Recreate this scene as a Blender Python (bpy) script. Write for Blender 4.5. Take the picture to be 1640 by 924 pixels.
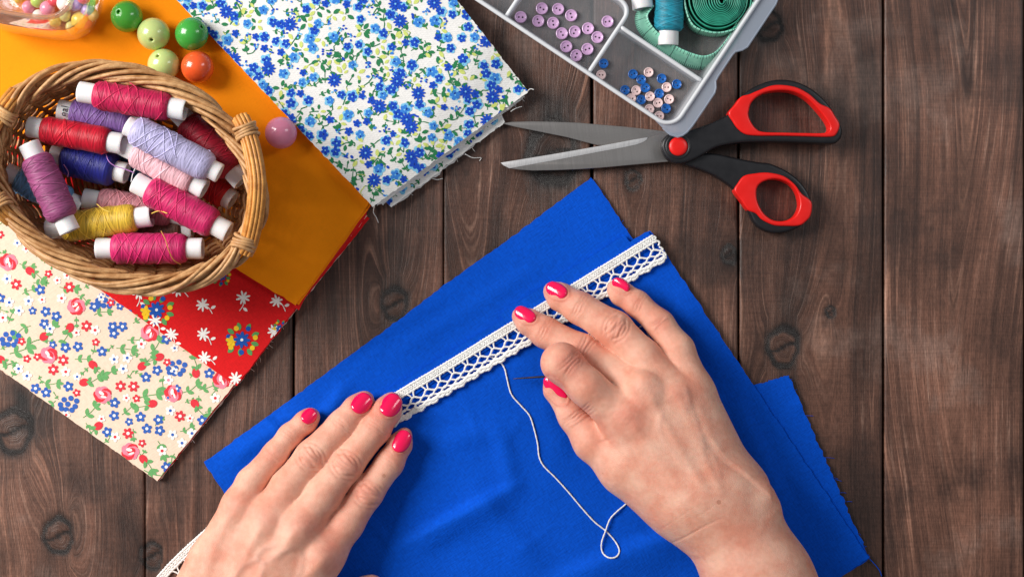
import bpy, bmesh, math, random
import numpy as np
from mathutils import Vector, Matrix
from mathutils.bvhtree import BVHTree

for o in list(bpy.data.objects):
    bpy.data.objects.remove(o)
SC = bpy.context.scene
COL = SC.collection
random.seed(7)
RNG = np.random.default_rng(11)

# ------------------------------------------------------------------ scale
U = 1 / 3200.0          # one modelling unit (about 0.31 mm) in metres
HC = 2600.0             # camera height over the table in modelling units


def M(px, py, z=0.0):
    """point seen at (px, py) when it lies z above the table"""
    f = (HC - z) / HC
    return np.array([820 + (px - 820) * f, 462 + (py - 462) * f, z], float)


def MA(pts, z=None):
    out = []
    for p in pts:
        zz = p[2] if len(p) > 2 else z
        out.append(M(p[0], p[1], zz))
    return np.array(out)


def conv(v):
    v = np.asarray(v, float)
    return np.stack([(v[..., 0] - 820) * U, (462 - v[..., 1]) * U, v[..., 2] * U], -1)


# ------------------------------------------------------------------ camera
cam_d = bpy.data.cameras.new('camera')
cam = bpy.data.objects.new('camera', cam_d)
COL.objects.link(cam)
cam.location = (0, 0, HC * U)
cam_d.sensor_width = 36
cam_d.lens = 36 * HC / 1640
cam_d.clip_start = 0.01
cam_d.clip_end = 50
SC.camera = cam
SC.render.resolution_x, SC.render.resolution_y = 1024, 576

# ------------------------------------------------------------------ light
W = bpy.data.worlds.new('World')
SC.world = W
W.use_nodes = True
W.node_tree.nodes['Background'].inputs[0].default_value = (0.93, 0.96, 1.0, 1)
W.node_tree.nodes['Background'].inputs[1].default_value = 0.19


def area(name, loc, target, size, power, color=(1, 1, 1)):
    d = bpy.data.lights.new(name, 'AREA')
    d.shape = 'RECTANGLE'
    d.size, d.size_y = size
    d.energy = power
    d.color = color
    o = bpy.data.objects.new(name, d)
    COL.objects.link(o)
    o.location = loc
    o.rotation_euler = (Vector(target) - Vector(loc)).to_track_quat('-Z', 'Y').to_euler()
    return o


area('key_softbox', (-0.86, 0.31, 0.65), (-0.02, 0, 0), (0.50, 0.60), 17.5, (1.0, 0.965, 0.92))
area('fill_softbox', (0.85, 0.42, 0.85), (0.05, 0, 0), (0.28, 0.5), 2.6, (0.95, 0.97, 1.0))
SC.view_settings.view_transform = 'Standard'
SC.view_settings.look = 'None'
SC.view_settings.exposure = 0.0
SC.view_settings.gamma = 1.0

# ------------------------------------------------------------------ nodes and materials


def srgb(r, g, b):
    f = lambda c: (c / 255 / 12.92) if c / 255 <= 0.04045 else ((c / 255 + 0.055) / 1.055) ** 2.4
    return (f(r), f(g), f(b), 1.0)


class NT:
    def __init__(self, name):
        self.m = bpy.data.materials.new(name)
        self.m.use_nodes = True
        self.t = self.m.node_tree
        self.t.nodes.clear()
        self.out = self.t.nodes.new('ShaderNodeOutputMaterial')

    def put(self, sock, v):
        if v is None:
            return
        if isinstance(v, bpy.types.NodeSocket):
            self.t.links.new(v, sock)
        else:
            sock.default_value = v

    def n(self, typ, ins=None, **props):
        nd = self.t.nodes.new('ShaderNode' + typ)
        for k, v in props.items():
            setattr(nd, k, v)
        for k, v in (ins or {}).items():
            self.put(nd.inputs[k], v)
        return nd

    def math(self, op, a, b=None, c=None, clamp=False):
        nd = self.t.nodes.new('ShaderNodeMath')
        nd.operation = op
        nd.use_clamp = clamp
        self.put(nd.inputs[0], a)
        self.put(nd.inputs[1], b)
        self.put(nd.inputs[2], c)
        return nd.outputs[0]

    def mix(self, fac, a, b, blend='MIX'):
        nd = self.t.nodes.new('ShaderNodeMix')
        nd.data_type = 'RGBA'
        nd.blend_type = blend
        self.put(nd.inputs[0], fac)
        self.put(nd.inputs[6], a)
        self.put(nd.inputs[7], b)
        return nd.outputs[2]

    def noise(self, vec, scale=1.0, detail=2.0, rough=0.5):
        nd = self.n('TexNoise', {'Vector': vec, 'Scale': scale, 'Detail': detail, 'Roughness': rough})
        return nd.outputs[0]

    def coord(self, kind='Object'):
        return self.n('TexCoord').outputs[kind]

    def sep(self, v):
        s = self.n('SeparateXYZ', {0: v})
        return s.outputs[0], s.outputs[1], s.outputs[2]

    def comb(self, x=0.0, y=0.0, z=0.0):
        return self.n('CombineXYZ', {0: x, 1: y, 2: z}).outputs[0]

    def mapr(self, v, a, b, c=0.0, d=1.0, smooth=False):
        nd = self.n('MapRange', {0: v, 1: a, 2: b, 3: c, 4: d})
        if smooth:
            nd.interpolation_type = 'SMOOTHSTEP'
        return nd.outputs[0]

    def bump(self, h, strength=0.3, dist=0.0003, normal=None):
        nd = self.n('Bump', {'Height': h, 'Strength': strength, 'Distance': dist})
        if normal is not None:
            self.put(nd.inputs['Normal'], normal)
        return nd.outputs[0]

    def attr(self, name):
        return self.n('Attribute', attribute_name=name)

    def pbr(self, color, rough=0.5, normal=None, **kw):
        b = self.n('BsdfPrincipled', {'Base Color': color, 'Roughness': rough})
        if normal is not None:
            self.put(b.inputs['Normal'], normal)
        for k, v in kw.items():
            self.put(b.inputs[k.replace('_', ' ')], v)
        self.t.links.new(b.outputs[0], self.out.inputs[0])
        return b


_cache = {}


def plastic(name, col, rough=0.35, var=0.06, **kw):
    if name in _cache:
        return _cache[name]
    t = NT(name)
    n = t.noise(t.coord(), 220.0, 3)
    f = t.mapr(n, 0.3, 0.7, 1 - var, 1 + var)
    c = t.mix(1.0, col, t.comb(f, f, f), 'MULTIPLY')
    r = t.mapr(n, 0.2, 0.8, rough * 0.85, rough * 1.15)
    n2 = t.noise(t.coord(), 1500.0, 2)
    t.pbr(c, r, t.bump(n2, 0.05, 0.0002), **kw)
    _cache[name] = t.m
    return t.m


def fabric(name, col, ang=0.0, period=2.6, strength=0.35, rough=0.85, var=0.10, twill=0.0, sheen=0.1, scale_blot=30, spec=.2):
    """woven cloth: irregular warp and weft threads; ang in degrees (picture sense)"""
    if name in _cache:
        return _cache[name]
    t = NT(name)
    v = t.n('VectorRotate', {'Vector': t.n('NewGeometry').outputs['Position'], 'Angle': -math.radians(ang)}, rotation_type='Z_AXIS').outputs[0]
    x, y, z = t.sep(v)
    k = 1 / (U * period)
    a = t.noise(t.comb(t.math('MULTIPLY', x, k), t.math('MULTIPLY', y, k / 4), 0.0), 1.0, 2)
    b = t.noise(t.comb(t.math('MULTIPLY', x, k / 4), t.math('MULTIPLY', y, k), 3.0), 1.0, 2)
    h = t.math('ADD', a, b)
    if twill:
        s = t.math('SINE', t.math('MULTIPLY', t.math('ADD', x, y), 2 * math.pi / (U * 4.2)))
        h = t.math('ADD', h, t.math('MULTIPLY', s, twill))
    blot = t.noise(v, scale_blot, 3)
    f = t.math('MULTIPLY', t.mapr(h, 0.7, 1.3, 1 - var, 1 + var), t.mapr(blot, 0.3, 0.7, 0.95, 1.05))
    c = t.mix(1.0, col, t.comb(f, f, f), 'MULTIPLY')
    t.pbr(c, rough, t.bump(h, strength, 0.0003), Sheen_Weight=sheen, Specular_IOR_Level=spec)
    _cache[name] = t.m
    return t.m


# ------------------------------------------------------------------ mesh building
LOC = {}


def thing(name, label, cat, base, group=None):
    """an Empty at the thing's base (base in modelling units)"""
    o = bpy.data.objects.new(name, None)
    COL.objects.link(o)
    o.empty_display_size = 0.01
    o.location = conv(np.array(base, float))
    LOC[o.name] = np.array(o.location)
    o['label'] = label
    o['category'] = cat
    if group:
        o['group'] = group
    return o


def tag(o, label, cat, group=None, kind=None):
    o['label'] = label
    o['category'] = cat
    if group:
        o['group'] = group
    if kind:
        o['kind'] = kind
    return o


class MB:
    def __init__(self):
        self.v, self.f, self.mi, self.n = [], [], [], 0

    def add(self, verts, faces, mi=0):
        verts = np.asarray(verts, float)
        self.v.append(verts)
        n = self.n
        for fc in faces:
            self.f.append(tuple(int(i) + n for i in fc))
            self.mi.append(mi)
        self.n += len(verts)

    def grid(self, G, mi=0, closed_u=False, closed_v=False):
        """G: (a, b, 3) array of points"""
        a, b = G.shape[:2]
        fs = []
        for i in range(a if closed_u else a - 1):
            for j in range(b if closed_v else b - 1):
                i2, j2 = (i + 1) % a, (j + 1) % b
                fs.append((i * b + j, i * b + j2, i2 * b + j2, i2 * b + j))
        self.add(G.reshape(-1, 3), fs, mi)

    def tube(self, pts, r, sides=8, closed=False, mi=0, caps=True, flat=1.0):
        pts = np.asarray(pts, float)
        n = len(pts)
        r = np.full(n, r, float) if np.isscalar(r) else np.asarray(r, float)
        if closed:
            tan = np.roll(pts, -1, 0) - np.roll(pts, 1, 0)
        else:
            tan = np.gradient(pts, axis=0)
        tan /= np.linalg.norm(tan, axis=1)[:, None] + 1e-12
        up = np.array([0, 0, 1.0])
        if abs(tan[0] @ up) > 0.9:
            up = np.array([1.0, 0, 0])
        nrm = np.zeros_like(pts)
        cur = up - tan[0] * (up @ tan[0])
        for i in range(n):
            cur = cur - tan[i] * (cur @ tan[i])
            cur /= np.linalg.norm(cur) + 1e-12
            nrm[i] = cur
        bi = np.cross(tan, nrm)
        an = np.linspace(0, 2 * np.pi, sides, endpoint=False)
        G = pts[:, None, :] + r[:, None, None] * (np.cos(an)[None, :, None] * nrm[:, None, :] * flat + np.sin(an)[None, :, None] * bi[:, None, :])
        base = self.n
        self.grid(G, mi, closed_u=closed, closed_v=True)
        if caps and not closed:
            self.f.append(tuple(base + k for k in range(sides)))
            self.mi.append(mi)
            self.f.append(tuple(base + (n - 1) * sides + k for k in range(sides)))
            self.mi.append(mi)

    def lathe(self, prof, axis_o=(0, 0, 0), sides=32, mi=0, ax=2):
        """prof: (radius, height) pairs turned about axis ax"""
        an = np.linspace(0, 2 * np.pi, sides, endpoint=False)
        G = np.zeros((len(prof), sides, 3))
        i, j = [(1, 2), (2, 0), (0, 1)][ax]
        for k, (r, h) in enumerate(prof):
            G[k, :, i] = r * np.cos(an)
            G[k, :, j] = r * np.sin(an)
            G[k, :, ax] = h
        self.grid(G + np.array(axis_o), mi, closed_v=True)

    def build(self, name, mats, parent=None, local=False, smooth=True, recalc=True, merge=False, base=None):
        V = np.concatenate(self.v) if self.v else np.zeros((0, 3))
        if local:
            V = V * U
        else:
            V = conv(V)
        loc = None
        if not local:
            if parent is not None:
                V = V - LOC[parent.name]
            elif len(V):
                loc = np.array([(V[:, 0].min() + V[:, 0].max()) / 2, (V[:, 1].min() + V[:, 1].max()) / 2, V[:, 2].min()])
                V = V - loc
        me = bpy.data.meshes.new(name)
        me.from_pydata(V.tolist(), [], self.f)
        if not isinstance(mats, (list, tuple)):
            mats = [mats]
        for m in mats:
            me.materials.append(m)
        me.polygons.foreach_set('material_index', self.mi)
        if smooth:
            me.polygons.foreach_set('use_smooth', [True] * len(me.polygons))
        if recalc or merge:
            bm = bmesh.new()
            bm.from_mesh(me)
            if merge:
                bmesh.ops.remove_doubles(bm, verts=bm.verts, dist=0.05 * U)
            bmesh.ops.recalc_face_normals(bm, faces=bm.faces)
            bm.to_mesh(me)
            bm.free()
        me.update()
        if smooth == 'auto':
            me.set_sharp_from_angle(angle=math.radians(38))
        o = bpy.data.objects.new(name, me)
        COL.objects.link(o)
        if parent is not None:
            o.parent = parent
            LOC[o.name] = LOC[parent.name] if not local else np.zeros(3)
        elif loc is not None:
            o.location = loc
            LOC[o.name] = loc
        return o


def catmull(pts, n=8, closed=False):
    P_ = np.asarray(pts, float)
    m = len(P_)
    out = []
    for i in range(m if closed else m - 1):
        if closed:
            p0, p1, p2, p3 = P_[(i - 1) % m], P_[i], P_[(i + 1) % m], P_[(i + 2) % m]
        else:
            p0, p1, p2, p3 = P_[max(i - 1, 0)], P_[i], P_[i + 1], P_[min(i + 2, m - 1)]
        for k in range(n):
            t = k / n
            out.append(0.5 * ((2 * p1) + (-p0 + p2) * t + (2 * p0 - 5 * p1 + 4 * p2 - p3) * t * t + (-p0 + 3 * p1 - 3 * p2 + p3) * t ** 3))
    if not closed:
        out.append(P_[-1])
    return np.array(out)


def slab(name, loops, z0, z1, bevel, mat, parent=None, res=3, base_z=None, sharp=False, local=False):
    """flat outline(s) with holes, filled, given thickness and rounded edges. loops in picture points"""
    zc = (z0 + z1) / 2
    cu = bpy.data.curves.new('outline', 'CURVE')
    cu.dimensions = '2D'
    cu.fill_mode = 'BOTH'
    for lp in loops:
        pts = np.array([[p[0], p[1], 0] for p in lp]) * [1, -1, 1] if local else MA(lp, z1)
        q = pts * U if local else conv(pts)
        sp = cu.splines.new('POLY')
        sp.points.add(len(q) - 1)
        sp.points.foreach_set('co', np.concatenate([q[:, :2], np.zeros((len(q), 1)), np.ones((len(q), 1))], 1).ravel())
        sp.use_cyclic_u = True
    cu.extrude = max((z1 - z0) / 2 - bevel, 0) * U
    cu.bevel_depth = bevel * U
    cu.bevel_resolution = res
    cu.offset = -bevel * U
    tmp = bpy.data.objects.new('outline', cu)
    COL.objects.link(tmp)
    dg = bpy.context.evaluated_depsgraph_get()
    me = bpy.data.meshes.new_from_object(tmp.evaluated_get(dg))
    bpy.data.objects.remove(tmp)
    bpy.data.curves.remove(cu)
    off = np.array([0, 0, zc * U])
    loc = None
    if parent is not None and not local:
        off = off - LOC[parent.name]
    me.name = name
    n = len(me.vertices)
    co = np.zeros(n * 3)
    me.vertices.foreach_get('co', co)
    co = co.reshape(-1, 3) + off
    if parent is None and not local:
        loc = np.array([(co[:, 0].min() + co[:, 0].max()) / 2, (co[:, 1].min() + co[:, 1].max()) / 2, co[:, 2].min()])
        co = co - loc
    me.vertices.foreach_set('co', co.ravel())
    me.materials.clear()
    me.materials.append(mat)
    bm = bmesh.new()
    bm.from_mesh(me)
    bmesh.ops.remove_doubles(bm, verts=bm.verts, dist=0.02 * U)
    bmesh.ops.recalc_face_normals(bm, faces=bm.faces)
    bm.to_mesh(me)
    bm.free()
    me.polygons.foreach_set('use_smooth', [True] * len(me.polygons))
    me.update()
    me.set_sharp_from_angle(angle=math.radians(35))
    o = bpy.data.objects.new(name, me)
    COL.objects.link(o)
    if parent is not None:
        o.parent = parent
        LOC[o.name] = LOC[parent.name] if not local else np.zeros(3)
    elif loc is not None:
        o.location = loc
        LOC[o.name] = loc
    return o


def sstep(a, b, x):
    t = np.clip((x - a) / (b - a), 0, 1)
    return t * t * (3 - 2 * t)


def wob(seed, n=6, lo=200, hi=700):
    r = np.random.default_rng(seed)
    a = r.uniform(0, 2 * np.pi, n)
    w = 2 * np.pi / r.uniform(lo, hi, n)
    ph = r.uniform(0, 6.28, n)
    return lambda x, y: sum(np.sin(w[i] * (np.cos(a[i]) * x + np.sin(a[i]) * y) + ph[i]) for i in range(n)) / n
# ================================================================== the wooden table
KNOTS = [(632, 487, 24), (1254, 556, 30), (22, 690, 34), (93, 858, 27), (243, 890, 20), (885, 246, 46), (1168, 408, 14), (1014, 288, 15),
         (1232, 42, 24), (1330, 500, 9), (540, 1080, 26), (1500, -160, 30), (1760, 420, 30), (-160, 300, 26), (340, 560, 22)]
SMUDGE = [(200, 850, 34, 60, 0.75), (35, 640, 40, 60, 0.5), (1268, 480, 34, 60, 0.5), (1290, 620, 20, 50, .3), (610, 420, 46, 70, 0.45), (880, 180, 45, 60, 0.35), (1385, 90, 26, 140, 0.35),
          (1215, 60, 30, 50, 0.5), (820, 430, 60, 120, 0.3), (870, 270, 40, 50, .4), (520, 420, 30, 90, .3), (60, 640, 40, 40, .4), (1170, 430, 16, 40, .4), (760, 120, 60, 90, .3), (900, 170, 50, 40, .4)]


def wood_material():
    t = NT('dark stained wood')
    x, y, z = t.sep(t.n('NewGeometry').outputs['Position'])
    x = t.math('MULTIPLY', x, 1 / U)
    y = t.math('MULTIPLY', y, 1 / U)
    g = t.attr('grain').outputs['Fac']
    kn = t.attr('knot').outputs['Fac']
    sd = t.attr('tone').outputs['Fac']
    gs = t.math('MULTIPLY', sd, 37.0)
    sc = lambda v, k: t.math('MULTIPLY', v, k)
    band = t.noise(t.comb(sc(g, 1 / 60), sc(y, 1 / 1800), gs), 1.0, 2)
    ring = t.noise(t.comb(sc(g, 1 / 13), sc(y, 1 / 1300), gs), 1.0, 4, 0.62)
    line = t.noise(t.comb(sc(g, 1 / 24), sc(y, 1 / 1500), t.math('ADD', gs, 5.0)), 1.0, 1)
    fib = t.noise(t.comb(sc(g, 1 / 2.3), sc(y, 1 / 85), 0.0), 1.0, 4, 0.65)
    fine = t.noise(t.comb(sc(x, 1 / 2.2), sc(y, 1 / 9), 4.0), 1.0, 3, 0.7)
    saw = t.noise(t.comb(sc(x, 1 / 60), sc(y, 1 / 3.2), 9.0), 1.0, 2)
    blot = t.noise(t.comb(sc(x, 1 / 95), sc(y, 1 / 240), gs), 1.0, 5, .6)
    strk = t.noise(t.comb(sc(g, 1 / 4.2), sc(y, 1 / 150), t.math('ADD', gs, 2.0)), 1.0, 3, .6)
    stm = t.math('MULTIPLY', t.mapr(strk, .55, .70), t.mapr(blot, .44, .66))
    pale = t.mapr(t.math('ABSOLUTE', t.math('SUBTRACT', line, 0.56)), 0.0, 0.017, 1.0, 0.0)
    pale2 = t.mapr(t.math('ABSOLUTE', t.math('SUBTRACT', line, 0.43)), 0.0, 0.012, 1.0, 0.0)
    dark = srgb(60, 40, 33)
    mid = srgb(114, 78, 63)
    a = t.mapr(t.math('ADD', sc(ring, 0.6), sc(band, 0.4)), 0.36, 0.64)
    c = t.mix(a, dark, mid)
    pm = t.math('MULTIPLY', t.math('ADD', pale, sc(pale2, 0.6), clamp=True), t.mapr(blot, 0.35, 0.6, 0.15, 0.75))
    c = t.mix(pm, c, srgb(146, 105, 86))
    c = t.mix(t.math('MULTIPLY', stm, .55), c, srgb(168, 132, 114))
    big = t.noise(t.comb(sc(x, 1 / 210), sc(y, 1 / 230), 31.0), 1.0, 5, .62)
    stain = t.mapr(big, .50, .66, smooth=True)
    faded = t.mapr(big, .46, .34, smooth=True)
    c = t.mix(t.math('MULTIPLY', stain, .62), c, srgb(44, 32, 29))
    c = t.mix(t.math('MULTIPLY', faded, .30), c, srgb(140, 118, 108))
    f = t.math('MULTIPLY', t.mapr(fib, 0.25, 0.75, 0.55, 1.45), t.mapr(fine, 0.25, 0.75, 0.66, 1.34))
    f = t.math('MULTIPLY', f, t.mapr(saw, 0.3, 0.7, 0.88, 1.12))
    f = t.math('MULTIPLY', f, t.mapr(blot, 0.28, 0.72, 0.5, 1.5))
    f = t.math('MULTIPLY', f, t.mapr(sd, 0.0, 1.0, 0.86, 1.14))
    c = t.mix(1.0, c, t.comb(f, f, f), 'MULTIPLY')
    kk = t.math('MULTIPLY', kn, t.mapr(fib, 0.2, 0.7, 0.8, 1.1), clamp=True)
    c = t.mix(kk, c, srgb(20, 15, 14))
    h = t.math('ADD', sc(fib, 1.0), t.math('ADD', sc(fine, 0.5), t.math('ADD', sc(ring, 0.8), sc(pm, 0.5))))
    r = t.mapr(fine, 0.2, 0.8, 0.36, 0.58)
    t.pbr(c, r, t.bump(h, 0.45, 0.0005), Specular_IOR_Level=0.45)
    return t.m


WOOD = wood_material()
table = bpy.data.objects.new('table', None)
COL.objects.link(table)
LOC[table.name] = np.zeros(3)
table['kind'] = 'structure'
table['label'] = 'dark brown stained wooden tabletop of parallel knotty planks'
table['category'] = 'table'
EDGES = [-716, -479, -242, -4, 232, 470, 710, 948, 1183, 1415, 1641, 1878, 2115, 2352]
GAPS = [3, 3, 3, 1.5, 1.2, 3.2, 1.2, 4.5, 2.6, 3.2, 2.4, 3, 3, 3]
CATH = {9: (1536, 0.055, 10), 6: (760, 0.035, 30), 3: (130, 0.07, 30), 8: (1330, 0.02, 30), 5: (590, 0.04, 30), 11: (2000, .1, 20), 1: (-360, .1, 20)}
TONES = [.5, .4, .6, .55, .35, .55, .62, .4, .45, .8, .5, .6, .4]
for i in range(len(EDGES) - 1):
    x0, x1 = EDGES[i] + GAPS[i] / 2, EDGES[i + 1] - GAPS[i + 1] / 2
    nx = int((x1 - x0 - 8) / 3.4)
    xs = np.concatenate([[x0, x0 + .3, x0 + 1.2, x0 + 2.6], np.linspace(x0 + 5, x1 - 5, nx), [x1 - 2.6, x1 - 1.2, x1 - .3, x1]])
    near = 2 < i < 10
    ys = np.arange(-560, 1490, 3.4 if near else 14.0)
    X, Y = np.meshgrid(xs, ys, indexing='ij')
    w = wob(100 + i, 7, 260, 900)
    w2 = wob(300 + i, 7, 40, 120)
    if i in CATH:
        xc, tt, sf = CATH[i]
        xcc = xc + 26 * wob(500 + i, 4, 500, 1200)(X * 0, Y)
        g = np.sqrt((X - xcc) ** 2 + sf ** 2) + tt * Y * (1 if i != 8 else -1) + 300
    else:
        g = X + 0.02 * Y
    g = g + 11 * w(X * 1.6, Y * 0.35) + 1.6 * w2(X, Y * 0.4)
    kd = np.zeros_like(X)
    for (kx, ky, R) in KNOTS:
        if not (x0 - 60 < kx < x1 + 60):
            continue
        dx, dy = X - kx, Y - ky
        R = R * .84
        q = dx ** 2 + (dy / 2.1) ** 2
        g = g - dx * 0.95 * np.minimum(R * R * 1.7 / (q + 1e-3), 1.0) * (1.0 if i not in CATH else np.sign(kx - CATH[i][0] + .01) * -1.0)
        ang = np.arctan2(dy, dx)
        d = np.sqrt(dx ** 2 + (dy / 1.2) ** 2) / (R * (1 + 0.06 * np.sin(3 * ang + kx) + 0.04 * np.sin(7 * ang)))
        m = 1 - sstep(0.8, 1.12, d)
        g = g * (1 - m) + (d * R * 1.5 + 3 * np.sin(ang * 2 + ky)) * m
        kd += 1.15 * np.exp(-((d - 0.98) / 0.15) ** 2) * (0.75 + 0.25 * np.sin(ang * 2 + kx))
        kd += 0.24 * m + 0.3 * np.exp(-(d / 0.22) ** 2) + .30 * np.exp(-((d - 1.25) / .12) ** 2) * (.5 + .5 * np.sin(ang + ky))
        kd += 0.68 * (1 - .75 * m) * np.exp(-(dx / (1.35 * R)) ** 2 - (np.abs(dy) / (2.3 * R)) ** 1.5)
        ck = np.exp(-((dy + 0.25 * dx + 3 * np.sin(dx / 7)) / 2.6) ** 2) * (d < 0.95)
        kd += 0.9 * ck
    for (sx, sy, rx, ry, am) in SMUDGE:
        kd += am * np.exp(-((X - sx) / rx) ** 2 - ((Y - sy) / ry) ** 2) * (0.7 + 0.5 * w2(X * 2, Y))
    kd = np.clip(kd, 0, 1)
    z = 0.35 * w2(X * 2.5, Y * 0.3) - 2.2 * kd * 0.4
    e = np.minimum(X - x0, x1 - X)
    z = z - 2.6 * np.clip(1 - e / 2.6, 0, 1) ** 1.5
    z = np.minimum(z, 0.5)
    z[0, :] = -24
    z[-1, :] = -24
    mb = MB()
    mb.grid(np.stack([X, Y, z], -1))
    o = mb.build('plank', WOOD, table, recalc=False, smooth=True)
    me = o.data
    for nm, arr in (('grain', g), ('knot', kd), ('tone', np.full_like(g, TONES[i]))):
        at = me.attributes.new(nm, 'FLOAT', 'POINT')
        at.data.foreach_set('value', arr.ravel().astype(np.float32))
    me.flip_normals() if me.polygons[len(me.polygons) // 2].normal.z < 0 else None
mb = MB()
B = [(-716, -560), (2352, -560), (2352, 1490), (-716, 1490)]
mb.add([(x, y, z) for z in (-40, -25) for x, y in B], [(0, 1, 2, 3), (4, 5, 6, 7), (0, 1, 5, 4), (1, 2, 6, 5), (2, 3, 7, 6), (3, 0, 4, 7)])
mb.build('backing_board', plastic('dark gap wood', srgb(30, 22, 19), 0.9), table, smooth=False)
# ================================================================== cloth
def bil(c, u, v):
    c = np.asarray(c, float)
    return ((1 - u) * (1 - v))[..., None] * c[0] + (u * (1 - v))[..., None] * c[1] + (u * v)[..., None] * c[2] + ((1 - u) * v)[..., None] * c[3]


def sheet(mb, quad, zf, thick=2.0, step=7.0, mi=0, seed=1, rag=0.7, bow=None, mi_side=None):
    """one layer of cloth over a picture-space quad; zf gives the height of its top"""
    q = np.asarray(quad, float)
    nu = int(max(np.linalg.norm(q[1] - q[0]), np.linalg.norm(q[2] - q[3])) / step) + 2
    nv = int(max(np.linalg.norm(q[3] - q[0]), np.linalg.norm(q[2] - q[1])) / step) + 2
    u, v = np.meshgrid(np.linspace(0, 1, nu), np.linspace(0, 1, nv), indexing='ij')
    p = bil(q, u, v)
    r = np.random.default_rng(seed)
    for side, sl in (('u0', (0, slice(None))), ('u1', (-1, slice(None))), ('v0', (slice(None), 0)), ('v1', (slice(None), -1))):
        n = p[sl].shape[0]
        nz = r.normal(0, rag, (n, 2)) + np.stack([1.6 * wob(seed + ord(side[1]), 4, 6, 30)(np.arange(n), 0)] * 2, -1) * rag
        p[sl] = p[sl] + nz
    if bow is not None:
        p = bow(p, u, v)
    z = zf(p[..., 0], p[..., 1])
    f = (HC - z) / HC
    T = np.stack([820 + (p[..., 0] - 820) * f, 462 + (p[..., 1] - 462) * f, z], -1)
    Bm = T.copy()
    Bm[..., 2] -= thick
    mb.grid(T, mi)
    mb.grid(Bm, mi)
    ms = mi if mi_side is None else mi_side
    for A, B_ in ((T[0], Bm[0]), (T[-1], Bm[-1]), (T[:, 0], Bm[:, 0]), (T[:, -1], Bm[:, -1])):
        mb.grid(np.stack([A, B_], 0), ms)


def frays(mb, a, b, zf, n, mi, lmin=6, lmax=22, seed=3, out=(1, 1), r=0.45):
    """loose threads sticking out of a cut edge from a to b"""
    g = np.random.default_rng(seed)
    a, b = np.asarray(a, float), np.asarray(b, float)
    for _ in range(n):
        t = g.uniform(0, 1)
        p = a + (b - a) * t
        d = np.array(out, float) + g.normal(0, 0.7, 2)
        d /= np.linalg.norm(d)
        L = lmin + (lmax - lmin) * g.uniform(0, 1) ** 2.2
        c = np.array([-d[1], d[0]]) * g.normal(0, 0.35) * L
        pts = []
        for k in range(7):
            s = k / 6
            q = p + d * L * s + c * s * s
            pts.append(M(q[0], q[1], max(float(zf(p[0], p[1])) * (1 - 0.5 * s), 1.2)))
        mb.tube(pts, r, 4, mi=mi)


def clip(poly, quad):
    """convex clip of a picture polygon"""
    out = [tuple(p) for p in poly]
    q = [tuple(p) for p in quad]
    ar = sum(q[i][0] * q[(i + 1) % len(q)][1] - q[(i + 1) % len(q)][0] * q[i][1] for i in range(len(q)))
    if ar < 0:
        q = q[::-1]
    for i in range(len(q)):
        a, b = q[i], q[(i + 1) % len(q)]
        sd = lambda p: (b[0] - a[0]) * (p[1] - a[1]) - (b[1] - a[1]) * (p[0] - a[0])
        new = []
        for j in range(len(out)):
            p, r = out[j], out[(j + 1) % len(out)]
            sp, sr = sd(p), sd(r)
            if sp >= 0:
                new.append(p)
            if (sp >= 0) != (sr >= 0):
                t = sp / (sp - sr)
                new.append((p[0] + (r[0] - p[0]) * t, p[1] + (r[1] - p[1]) * t))
        out = new
        if len(out) < 3:
            return []
    return out


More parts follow.
